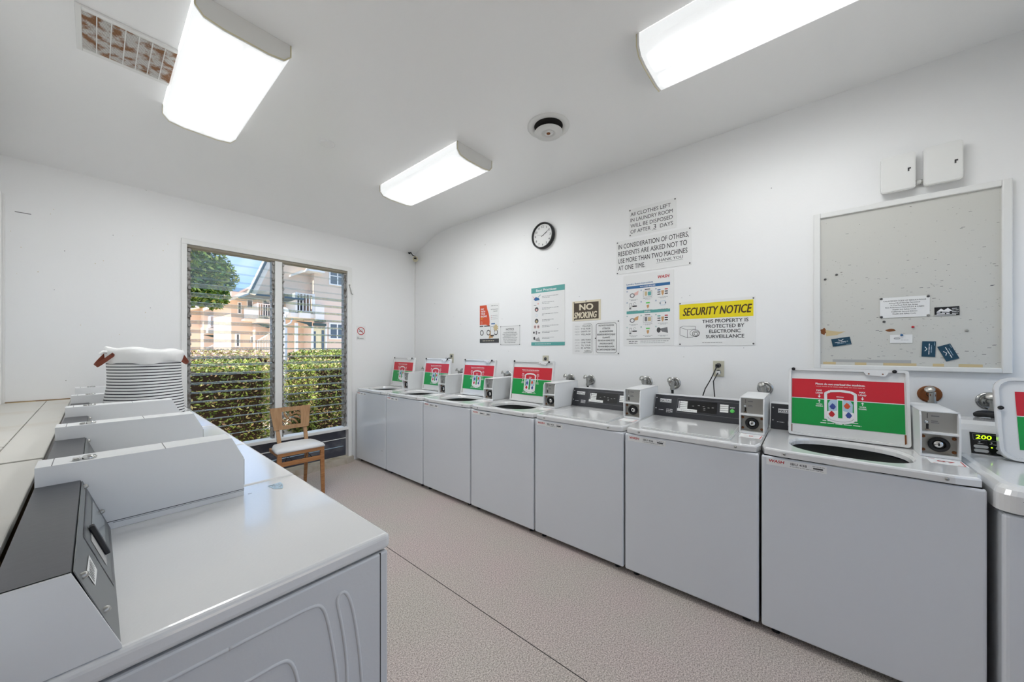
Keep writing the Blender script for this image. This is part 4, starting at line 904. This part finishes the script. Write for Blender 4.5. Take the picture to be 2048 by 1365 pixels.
    b = MB(); b.prism([(x-.47, z) for x, z in [(-.07, .949), (.3005, .949), (.3005, .9505), (-.07, .9505)]], ca-.0006, cb_, 'dark_grey', 'y'); b.prism([(x-.47, z) for x, z in [(.03, .9455), (.3005, .9455), (.3005, .9462), (.03, .9462)]], ca-.0006, ca, 'grey_print', 'y')
    b.box(-.535, -.5335, ca-.0005, cb_, 1.113, 1.1136, 'grey_print'); b.box(-.345, -.3435, ca-.0005, cb_, 1.113, 1.1136, 'grey_print'); b.build('seams', cbx)
    b = MB(); b.lathe([(.012, 0), (.013, .004), (.010, .008), (.0005, .008)], 'chrome', (-.478, (ca+cb_)/2-.02, 1.113), (0, 0, 1), 14); b.box(-.505, -.492, (ca+cb_)/2-.03, (ca+cb_)/2-.01, 1.113, 1.119, 'chrome', .002); b.build('top_lock', cbx)
    b = MB(); b.box(-.1695, -.166, ca+.01, cb_-.01, .96, 1.04, 'steel'); b.lathe([(.026, 0), (.026, .001), (.0005, .001)], 'rubber', (-.1665, (ca+cb_)/2, 1.0), (1, 0, 0), 20); b.build('coin_plate', cbx)
    return r
LD = ['nearest white dryer with grey card reader at the lower left', 'second white dryer from the camera', 'third white dryer from the camera, in front of the striped basket', 'white dryer carrying the striped laundry basket', 'last white dryer in the row, nearest the window wall']
d0 = make_dryer((DX, DY0, 0), LD[0])
for k in range(1, 5):
    c = copy_tree(d0); c.location = (DX, DY0+DP*k, 0); c['label'] = LD[k]
b = MB(); z = .9308; m = [(-.100, .580), (-.060, .588), (-.062, .556), (-.074, .520), (-.094, .534)]  # light blue patch with grey specks and a black mark
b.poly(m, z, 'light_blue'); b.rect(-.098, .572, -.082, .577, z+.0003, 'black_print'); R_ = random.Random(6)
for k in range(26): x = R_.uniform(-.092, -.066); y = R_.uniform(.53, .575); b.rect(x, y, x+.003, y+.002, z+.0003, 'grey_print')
tag(b.build('speckled_patch', d0), None)

# ------------------------------------------------------------------ ledge behind the dryers
lg = empty('plywood_ledge', (-.27, 1.5, 0), 'cream painted plywood ledge along the left wall behind the dryers', 'ledge')
def lb(name, x0, x1, y0, y1, z0, z1, m, bev=.003):
    q = MB(); q.box(x0, x1, y0, y1, z0, z1, m, bev); return q.build(name, lg, mx=Matrix.Translation((.27, -1.5, 0)))
lb('board', XL+.003, -.117, -.9, 2.06, .982, 1.0, 'ledge'); lb('board', XL+.003, -.232, 2.085, 2.42, .982, 1.0, 'ledge'); lb('board', XL+.003, -.232, 2.435, YW-.004, .982, 1.0, 'ledge'); lb('board', -.229, -.117, 2.085, YW-.004, .982, 1.0, 'ledge')
lb('support', XL+.003, -.25, -.9, YW-.004, 0, .978, 'ledge_edge', 0)
q = MB(); q.box(XL+.003, -.12, YW-.010, YW-.003, 1.0, 1.008, 'ledge_edge'); q.box(-.40, -.28, YW-.014, YW-.008, 1.0, 1.003, 'glue'); q.build('water_stain', lg, mx=Matrix.Translation((.27, -1.5, 0)))

# ------------------------------------------------------------------ striped laundry basket
bk = empty('laundry_basket', (.195, 3.0, .9312), 'round white laundry basket with thin black stripes and brown leather handles', 'basket')
b = MB(); n = 40; prof = [(.150, .002), (.164, .006), (.163, .08), (.158, .16), (.149, .24), (.146, .30), (.147, .36), (.149, .41), (.148, .435)]
v = []
for j, (r, z) in enumerate(prof):
    for k in range(n):
        a = 2*PI*k/n; sq = 1+.05*math.cos(4*a+.6)-.01*math.sin(3*a+z*20); v.append((r*sq*math.cos(a), r*sq*math.sin(a), z+.003*math.sin(2*a+z*9)))
b.add(v, [(j*n+k, j*n+(k+1) % n, (j+1)*n+(k+1) % n, (j+1)*n+k) for j in range(len(prof)-1) for k in range(n)]+[tuple(range(n))[::-1]], 'stripes', True); b.build('canvas_body', bk)
b = MB(); prof = [(.152, .385), (.156, .40), (.158, .43), (.154, .452), (.146, .458), (.138, .450), (.136, .42), (.136, .05), (.01, .02)]; v = []
for j, (r, z) in enumerate(prof):
    for k in range(n):
        a = 2*PI*k/n; sq = 1+.05*math.cos(4*a+.6)+(.02*math.sin(7*a+j) if j < 6 else 0); v.append((r*sq*math.cos(a), r*sq*math.sin(a), z+(.006*math.sin(5*a+1.3*j)+(.008*math.cos(a-2.6) if j > 1 else -.012*math.cos(a+1.9)) if j < 6 else 0)))
b.add(v, [(j*n+k, j*n+(k+1) % n, (j+1)*n+(k+1) % n, (j+1)*n+k) for j in range(len(prof)-1) for k in range(n)], 'liner', True); b.build('liner', bk)
b = MB(); b.tube([(-.14, -.04, .435), (-.165, -.045, .44), (-.175, -.05, .43), (-.17, -.055, .425)], [.012, .008, .006, .003], 'liner'); b.build('liner_knot', bk)
def strap(pts, w_):
    b = MB(); v = []
    for (x, y, z) in pts: v += [(x, y-w_, z), (x, y+w_, z), (x, y+w_, z+.004), (x, y-w_, z+.004)]
    f = []
    for k in range(len(pts)-1):
        for q in range(4): f.append((4*k+q, 4*k+(q+1) % 4, 4*k+4+(q+1) % 4, 4*k+4+q))
    f += [(3, 2, 1, 0), tuple(range(4*len(pts)-4, 4*len(pts)))]; b.add(v, f, 'leather'); return b
def handle(sx):
    b = MB(); n_ = 16; v = []
    for k in range(n_+1):
        a = PI*k/n_; yy = -.045+.09*k/n_; out = math.sin(a); p = Vector((sx*(.145+.052*out), yy, .428-.062*out)); d = Vector((sx*.66, 0, .75)) if sx < 0 else Vector((sx*.66, 0, .75)); w2 = .010
        v += [p-d*w2, p+d*w2, p+d*w2+Vector((sx*.003, 0, -.003)), p-d*w2+Vector((sx*.003, 0, -.003))]
    f = [(4*k+q, 4*k+(q+1) % 4, 4*k+4+(q+1) % 4, 4*k+4+q) for k in range(n_) for q in range(4)]+[(3, 2, 1, 0), (4*n_, 4*n_+1, 4*n_+2, 4*n_+3)]
    b.add(v, f, 'leather'); 
    for y in (-.045, .045): b.lathe([(.004, 0), (.003, .003), (.0005, .003)], 'black', (sx*.152, y, .425), (sx, 0, 0), 8)
    b.build('leather_handle', bk, mx=Matrix.Rotation(math.radians(17), 4, 'Z'))
handle(-1); handle(1)

# ------------------------------------------------------------------ folding chair
ch = empty('folding_chair', (1.24, 3.72, 0), 'old wooden folding chair with a white vinyl seat and leaf cut-out back', 'chair', rz=math.radians(-3))
def leg(name, p0, p1, w_, d_, m='wood'):
    b = MB(); P0, P1 = Vector(p0), Vector(p1)
    v = [(P0.x+a*w_/2, P0.y+c*d_/2, P0.z) for a, c in ((-1, -1), (1, -1), (1, 1), (-1, 1))]+[(P1.x+a*w_*.42, P1.y+c*d_*.42, P1.z) for a, c in ((-1, -1), (1, -1), (1, 1), (-1, 1))]
    b.add(v, [(0, 1, 2, 3), (7, 6, 5, 4), (0, 4, 5, 1), (1, 5, 6, 2), (2, 6, 7, 3), (3, 7, 4, 0)], m); return b.build(name, ch)
leg('leg', (-.175, -.135, .455), (-.180, -.15, 0), .034, .024); leg('leg', (.175, -.135, .455), (.180, -.15, 0), .034, .024)
leg('leg', (-.115, .10, .44), (-.130, .21, 0), .030, .022); leg('leg', (.115, .10, .44), (.130, .21, 0), .030, .022)
leg('back_post', (-.105, .13, .42), (-.11, .235, .66), .034, .022, 'wood_back'); leg('back_post', (.125, .13, .42), (.13, .235, .66), .034, .022, 'wood_back')
b = MB(); b.box(-.192, .192, -.150, -.128, .425, .455, 'wood', .002); b.box(-.192, -.170, -.13, .14, .425, .455, 'wood', .002); b.box(.170, .192, -.13, .14, .425, .455, 'wood', .002); b.box(-.19, .19, .125, .145, .425, .455, 'wood', .002); b.build('seat_frame', ch)
b = MB(); b.box(-.165, .165, -.150, -.132, .335, .375, 'wood', .002); b.build('stretcher', ch)
b = MB()
for x in (-.13, .03): b.tube([(x, -.139, .375), (x+.022, -.12, .425), (x+.055, -.139, .375)], .0035, 'black', 6)
b.tube([(-.13, -.139, .377), (.15, -.139, .377)], .002, 'black', 6); b.build('folding_brace', ch)
b = MB(); O = [(-.195, -.155), (.195, -.155), (.200, -.10), (.19, .05), (.165, .135), (.09, .165), (0, .17), (-.09, .165), (-.165, .135), (-.19, .05), (-.200, -.10)]; n = len(O); v = []
for sc, z in ((1, .456), (1.01, .466), (.99, .476), (.93, .486), (.6, .494), (.2, .496)): v += [(p[0]*sc, p[1]*sc, z) for p in O]
b.add(v, [(j*n+k, j*n+(k+1) % n, (j+1)*n+(k+1) % n, (j+1)*n+k) for j in range(5) for k in range(n)]+[tuple(range(5*n, 6*n)), tuple(range(n))[::-1]], 'vinyl', True); b.build('seat', ch)
b = MB(); ye = .235
mm = Matrix.Translation((.01, .205, .60)) @ Matrix.Rotation(math.radians(-10), 4, 'X') @ Matrix(((1, 0, 0, 0), (0, 0, -1, 0), (0, 1, 0, 0), (0, 0, 0, 1)))
# panel in XY plane: outer trapezoid with window
outer = [(-.150, 0), (.150, 0), (.178, .215), (-.178, .215)]; inner = [(-.080, .040), (.082, .040), (.082, .172), (-.080, .172)]
for z0 in (0,):
    v = [(p[0], p[1], 0) for p in outer]+[(p[0], p[1], 0) for p in inner]+[(p[0], p[1], .014) for p in outer]+[(p[0], p[1], .014) for p in inner]
    f = [(i, (i+1) % 4, 4+(i+1) % 4, 4+i) for i in range(4)]+[(8+i, 12+i, 12+(i+1) % 4, 8+(i+1) % 4) for i in range(4)]+[(i, 8+i, 8+(i+1) % 4, (i+1) % 4) for i in range(4)]+[(4+i, 4+(i+1) % 4, 12+(i+1) % 4, 12+i) for i in range(4)]
    b.add(v, f, 'wood_back')
b.build('backrest', ch, mx=mm)
b = MB()
def branch(p0, p1, w_): 
    a, c = Vector((p0[0], p0[1], .007)), Vector((p1[0], p1[1], .007)); md = (a+c)/2+Vector((-(c-a).y, (c-a).x, 0))*.12
    b.tube([a, (a+md)/2, md, (md+c)/2, c], [w_*.4, w_, w_*1.15, w_, w_*.4], 'wood_back', 6)
branch((-.078, .05), (.082, .165), .006)
for a_, c_ in (((-.05, .07), (-.085, .11)), ((-.02, .095), (-.06, .165)), ((.01, .12), (-.01, .172)), ((.04, .14), (.03, .172)), ((-.04, .075), (.0, .042)), ((-.01, .10), (.055, .045)), ((.02, .12), (.08, .085)), ((.05, .145), (.082, .125))): branch(a_, c_, .010)
b.build('leaf_fretwork', ch, mx=mm)

# ------------------------------------------------------------------ outside
b = MB(); b.box(-14, 26, YW+.14, 60, -.12, -.002, 'path'); tag(b.build('ground_outside'), kind='structure')
b = MB(); b.box(-6, 8, -14, YB-.12, -.12, -.002, 'path'); tag(b.build('ground_behind'), kind='structure')
b = MB(); b.box(-1.5, 4.5, YW+.13, YW+.62, 2.62, 2.74, 'exterior_paint'); tag(b.build('eave'), 'cream soffit of the laundry room eave outside the window', 'eave')
def leaves(name, boxes, count, size, m, label, cat, core=None, seed=1, shell=.25):
    R_ = random.Random(seed); v = []; f = []; b = MB()
    for q in range(count):
        x0, x1, y0, y1, z0, z1 = boxes[q % len(boxes)]
        x, y, z = R_.uniform(x0, x1), R_.uniform(y0, y1), R_.uniform(z0, z1)
        k = R_.random()
        if k < .42: z = z1-abs(R_.gauss(0, .05))
        elif k < .66: y = y0+abs(R_.gauss(0, .07))
        elif k < .80: x = x0+abs(R_.gauss(0, .06))
        elif k < .97: x = x1-abs(R_.gauss(0, .06))
        z += .05*math.sin(x*5.1+y*3)*(z-z0)/(z1-z0+.01); 
        a = Vector((R_.gauss(0, 1), R_.gauss(0, 1), R_.gauss(0, .6)+.1)).normalized(); c = a.cross(Vector((R_.gauss(0, 1), R_.gauss(0, 1), R_.gauss(0, 1)))).normalized(); s_ = size*R_.uniform(.6, 1.3); p = Vector((x, y, z)); i = len(v)
        v += [p-a*s_, p+c*s_*.42, p+a*s_, p-c*s_*.42]; f.append((i, i+1, i+2, i+3))
    b.add(v, f, m); 
    o = b.build(name); tag(o, label, cat)
    if core:
        b = MB(); 
        for x0, x1, y0, y1, z0, z1 in boxes: b.box(x0+core, x1-core, y0+core, y1-core, z0, z1-core, 'soil')
        b.build('branches', o)
    return o
leaves('hedge', [(-2.2, 1.54, 5.45, 7.1, 0, 1.19)], 32000, .023, 'leaf_hedge', 'clipped green hedge just outside the left window pane', 'hedge', .10, 1)
leaves('hedge', [(2.10, 4.2, 5.65, 7.0, 0, 1.17)], 22000, .023, 'leaf_hedge', 'clipped green hedge outside the right window pane', 'hedge', .10, 2)
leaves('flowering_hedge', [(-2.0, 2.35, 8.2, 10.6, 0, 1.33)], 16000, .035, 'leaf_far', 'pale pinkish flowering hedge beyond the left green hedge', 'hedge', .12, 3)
leaves('flowering_hedge', [(3.25, 6.2, 8.4, 10.8, 0, 1.33)], 12000, .035, 'leaf_hedge', 'yellow green hedge in front of the beige apartment block', 'hedge', .12, 4)
# tree
tr = empty('tree', (1.05, 11.0, 0), 'leafy green tree at the top left of the window', 'tree')
b = MB(); b.tube([(0, 0, 0), (.05, 0, 1.2), (-.05, .05, 2.4), (.1, 0, 3.6)], [.16, .13, .10, .05], 'bark', 10); b.tube([(0, 0, 2.2), (.5, .1, 2.9), (.8, 0, 3.3)], [.06, .04, .02], 'bark', 8); b.tube([(0, 0, 2.4), (-.6, .1, 3.0), (-.9, 0, 3.5)], [.06, .04, .02], 'bark', 8); b.build('trunk', tr)
b = MB(); R_ = random.Random(12); v = []; f = []
blobs = [(.0, 0, 3.6, .85), (.55, .1, 3.35, .62), (.85, -.1, 3.15, .42), (.35, 0, 2.85, .50), (.75, 0, 2.72, .38), (-.5, 0, 3.1, .7), (.6, .2, 4.0, .55), (-.4, .1, 4.1, .8), (.05, -.1, 2.62, .45), (-.3, 0, 2.55, .4)]
for q in range(13000):
    x, y, z, r = blobs[q % len(blobs)]; d = Vector((R_.gauss(0, 1), R_.gauss(0, 1), R_.gauss(0, 1))).normalized()*r*(R_.random()**.35); p = Vector((x, y, z))+d
    a = Vector((R_.gauss(0, 1), R_.gauss(0, 1), R_.gauss(0, .7))).normalized(); c = a.cross(Vector((R_.gauss(0, 1), R_.gauss(0, 1), R_.gauss(0, 1)))).normalized(); s_ = .062*R_.uniform(.6, 1.3); i = len(v)
    v += [p-a*s_, p+c*s_*.4, p+a*s_, p-c*s_*.4]; f.append((i, i+1, i+2, i+3))
b.add(v, f, 'leaf_tree'); b.build('crown', tr)
# satellite dish on a post
g = empty('satellite_dish', (2.94, 9.6, 0), 'white satellite dish on a white post behind the window mullion', 'satellite dish')
b = MB(); b.cyl((0, 0, 0), (0, 0, 1.9), .05, 'out_white', n=14); b.build('post', g)
b = MB(); b.lathe([(.001, .03), (.06, .022), (.10, 0), (.105, 0), (.06, .026), (.001, .036)], 'out_white', (-.02, 0, 2.30), (.2, .9, -.3), 24); b.build('dish', g)
b = MB(); b.tube([(0, 0, 1.88), (0, .02, 2.1), (-.02, .02, 2.28)], .02, 'out_white'); b.tube([(-.02, 0, 2.22), (-.02, -.16, 2.15), (-.02, -.22, 2.28)], .010, 'out_white'); b.tube([(-.12, .0, 2.02), (0, .0, 1.96), (.12, 0, 2.02), (.16, 0, 2.14)], .018, 'out_white'); b.build('bracket', g)
# apartment blocks
def bpart(parent, name, fn):
    b = MB(); fn(b); return b.build(name, parent, mx=Matrix.Translation(-parent.location))
def window(parent, x0, x1, z0, z1, y, mull=True, fr=.05):
    o = bpart(parent, 'window', lambda b: (b.box(x0-fr, x0, y-.05, y, z0-fr, z1+fr, 'out_white'), b.box(x1, x1+fr, y-.05, y, z0-fr, z1+fr, 'out_white'), b.box(x0, x1, y-.05, y, z1, z1+fr, 'out_white'), b.box(x0, x1, y-.05, y, z0-fr, z0, 'out_white'), (b.box((x0+x1)/2-.02, (x0+x1)/2+.02, y-.045, y, z0, z1, 'out_white'), b.box(x0, x1, y-.045, y, (z0+z1)/2+.08, (z0+z1)/2+.11, 'out_white')) if mull else None))
    q = MB(); q.box(x0, x1, y-.02, y-.01, z0, z1, 'out_glass'); q.build('pane', o, mx=Matrix.Translation(-parent.location))
def railing(parent, x0, x1, y0, y1, z0, z1, solid=True, step=.115):
    def fn(b):
        b.box(x0, x1, y0-.02, y0+.02, z1-.04, z1, 'out_white'); b.box(x0, x1, y0-.015, y0+.015, z0+.05, z0+.08, 'out_white')
        k = x0
        while k < x1: b.box(k-.014, k+.014, y0-.012, y0+.012, z0+.05, z1-.02, 'out_white'); k += step
        b.box(x0-.03, x0+.03, y0-.03, y0+.03, z0, z1+.02, 'out_white'); b.box(x1-.03, x1+.03, y0-.03, y0+.03, z0, z1+.02, 'out_white')
        if solid: b.box(x0-.02, x0+.02, y0, y1, z0, z1, 'out_white')
        else: b.box(x0-.02, x0+.02, y0, y1, z1-.04, z1, 'out_white')
    bpart(parent, 'balcony_railing', fn)
A = empty('apartment_block', (6.3, 16.5, 0), 'nearest beige apartment block with a white balcony, filling the right window pane', 'building')
bpart(A, 'walls', lambda b: (b.box(5.62, 9.5, 15.0, 19.2, 0, 6.2, 'stucco'), b.prism([(4.55, 0), (5.62, 0), (5.62, 6.2), (4.9, 6.2), (4.30, 3.6), (4.55, 3.5)], 16.1, 16.6, 'stucco', 'y')))
bpart(A, 'roof', lambda b: (b.prism([(3.40, 3.32), (3.46, 3.30), (4.60, 6.2), (4.54, 6.25)], 14.55, 14.68, 'fascia', 'y'), b.prism([(3.46, 3.30), (3.60, 3.28), (4.74, 6.2), (4.60, 6.2)], 14.6, 15.1, 'stucco_white', 'y'), b.prism([(3.60, 3.28), (4.74, 6.2), (5.62, 6.2), (5.62, 3.6), (4.3, 3.50)], 15.4, 16.2, 'stucco', 'y'), b.box(3.44, 5.2, 14.8, 16.2, 3.28, 3.34, 'fascia')))
bpart(A, 'balcony_floor', lambda b: (b.box(4.78, 5.62, 14.98, 16.1, 2.62, 2.78, 'stucco_white'), b.box(5.05, 5.45, 14.90, 15.0, 2.60, 2.82, 'stucco_white'), b.box(5.62, 5.95, 14.88, 15.0, 2.50, 3.15, 'stucco_white')))
railing(A, 4.98, 5.60, 15.0, 16.1, 2.80, 3.56)
bpart(A, 'balcony_roof', lambda b: (b.prism([(5.30, 4.42), (5.9, 4.42), (5.9, 4.62), (5.45, 4.70)], 14.7, 15.2, 'out_white', 'y'), b.prism([(4.85, 4.18), (5.3, 4.42), (5.9, 4.42), (5.9, 4.50), (5.25, 4.50), (4.85, 4.26)], 15.2, 16.1, 'stucco_white', 'y')))
window(A, 5.30, 5.60, 2.85, 4.25, 16.08, True); window(A, 6.22, 6.78, 1.85, 2.42, 15.0); window(A, 6.22, 6.80, 4.08, 4.55, 15.0)
bpart(A, 'entrance', lambda b: (b.box(5.55, 6.02, 14.97, 15.0, 0, 2.25, 'out_cream'), b.box(5.58, 5.66, 14.95, 14.97, .4, 2.1, 'out_glass'), b.box(5.88, 5.97, 14.95, 14.97, .4, 2.15, 'out_glass'), b.box(5.5, 5.56, 14.9, 15.0, 0, 2.3, 'out_white'), b.box(6.0, 6.06, 14.9, 15.0, 0, 2.4, 'out_white'), b.box(4.95, 5.04, 15.0, 15.1, 0, 2.4, 'out_white')))
bpart(A, 'awning_bracket', lambda b: (b.box(5.55, 6.02, 14.85, 14.95, 2.32, 2.42, 'dark_green'), b.prism([(4.95, 2.46), (5.5, 2.46), (5.5, 2.22), (5.35, 2.36)], 14.9, 15.0, 'dark_green', 'y'), b.box(5.6, 6.0, 14.85, 14.95, 2.48, 2.56, 'dark_green')))
B = empty('apartment_block', (5.2, 21, 0), 'middle beige apartment block with white railings and an outside stair, left window pane', 'building')
bpart(B, 'walls', lambda b: (b.box(4.17, 9, 20.9, 24.7, 0, 4.15, 'stucco'), b.box(5.0, 5.7, 20.4, 20.9, 0, 2.6, 'stucco')))
bpart(B, 'roof', lambda b: (b.prism([(3.75, 3.45), (4.66, 4.02), (6.0, 4.1), (6.0, 4.2), (4.62, 4.14), (3.72, 3.56)], 20.0, 24.7, 'stucco_white', 'y'), b.prism([(3.75, 3.57), (4.62, 4.15), (6.5, 5.2), (5.6, 4.9)], 20.4, 24.7, 'roof_tile', 'y')))
bpart(B, 'balcony_floor', lambda b: (b.box(4.98, 5.9, 20.0, 20.9, 2.66, 2.86, 'stucco_white'), b.box(4.55, 5.0, 20.3, 20.9, 2.74, 2.84, 'stucco_white')))
railing(B, 5.0, 5.85, 20.0, 20.9, 2.88, 3.58, True, .10)
bpart(B, 'balcony_side_panel', lambda b: b.box(4.48, 5.0, 20.0, 20.06, 2.85, 3.32, 'out_white'))
window(B, 4.44, 4.53, 3.12, 3.62, 20.9, False, .03); window(B, 4.80, 4.98, 3.45, 3.78, 20.9, False, .03); window(B, 5.45, 5.75, 2.9, 3.95, 20.9, False, .04); window(B, 4.38, 4.46, 1.55, 2.1, 20.9, False, .05); window(B, 4.95, 5.1, 1.75, 2.0, 20.9, False, .03)
bpart(B, 'bracket', lambda b: (b.prism([(4.98, 2.62), (5.75, 2.62), (5.75, 2.50), (5.45, 2.42)], 20.1, 20.2, 'dark_green', 'y'),))
def stair(b):
    for k in range(16):
        x = 4.85+k*.062; zt = 1.55+k*.045; b.box(x-.012, x+.012, 19.4, 19.43, .5, zt+.25, 'out_white')
    b.prism([(4.83, 1.74), (5.83, 2.46), (5.83, 2.52), (4.83, 1.80)], 19.38, 19.44, 'out_white', 'y'); b.prism([(4.83, .8), (5.83, 1.5), (5.83, 1.6), (4.83, .9)], 19.38, 19.44, 'out_white', 'y')
bpart(B, 'stair_railing', stair)
Cb = empty('apartment_block', (4.6, 27, 0), 'distant beige apartment block with a small balcony behind the tree', 'building')
bpart(Cb, 'walls', lambda b: (b.box(4.05, 6.5, 26.6, 32, 0, 4.2, 'stucco'), b.box(3.3, 4.1, 27.6, 32, 0, 3.9, 'stucco')))
bpart(Cb, 'roof', lambda b: (b.prism([(3.35, 3.60), (3.62, 4.35), (5.6, 4.42), (5.6, 4.2), (4.1, 4.1), (3.9, 3.75)], 25.8, 32, 'stucco_white', 'y'), b.prism([(3.0, 3.6), (3.38, 3.62), (3.66, 4.4), (5, 5.2)], 27, 32, 'roof_tile', 'y')))
bpart(Cb, 'balcony_floor', lambda b: (b.box(4.15, 5.05, 26.0, 26.6, 2.32, 2.6, 'stucco_white'), b.box(5.06, 5.16, 25.9, 26.6, 2.3, 3.0, 'stucco_white')))
railing(Cb, 4.25, 5.05, 26.0, 26.6, 2.62, 3.30, True, .11)
window(Cb, 4.72, 4.90, 2.65, 3.85, 26.6, False, .03); window(Cb, 4.68, 4.74, 1.2, 2.05, 26.6, False, .04); window(Cb, 4.95, 5.02, 1.2, 2.05, 26.6, False, .04)
bpart(Cb, 'bracket', lambda b: b.prism([(3.9, 2.22), (5.05, 2.22), (5.05, 2.14), (4.5, 2.05)], 26.1, 26.2, 'dark_green', 'y'))
def st2(b):
    for k in range(14): x = 3.95+k*.062; b.box(x-.012, x+.012, 25.0, 25.03, .5, 1.45+k*.035, 'out_white')
    b.prism([(3.93, 1.42), (4.8, 1.95), (4.8, 2.0), (3.93, 1.48)], 24.98, 25.04, 'out_white', 'y')
bpart(Cb, 'stair_railing', st2)
D = empty('apartment_block', (4.4, 36, 0), 'farthest pale building with a pink tiled roof at the left window edge', 'building')
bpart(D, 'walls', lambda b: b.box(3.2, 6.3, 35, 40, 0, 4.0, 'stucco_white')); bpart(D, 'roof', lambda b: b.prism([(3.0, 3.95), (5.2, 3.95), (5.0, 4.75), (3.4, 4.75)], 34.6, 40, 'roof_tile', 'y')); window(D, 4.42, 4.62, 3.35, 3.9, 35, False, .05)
b = MB(); b.box(3.6, 5.35, 32.0, 32.08, 0, 1.95, 'fence_wood'); tag(b.build('wooden_fence'), 'tan wooden fence at the lower left between the buildings', 'fence')
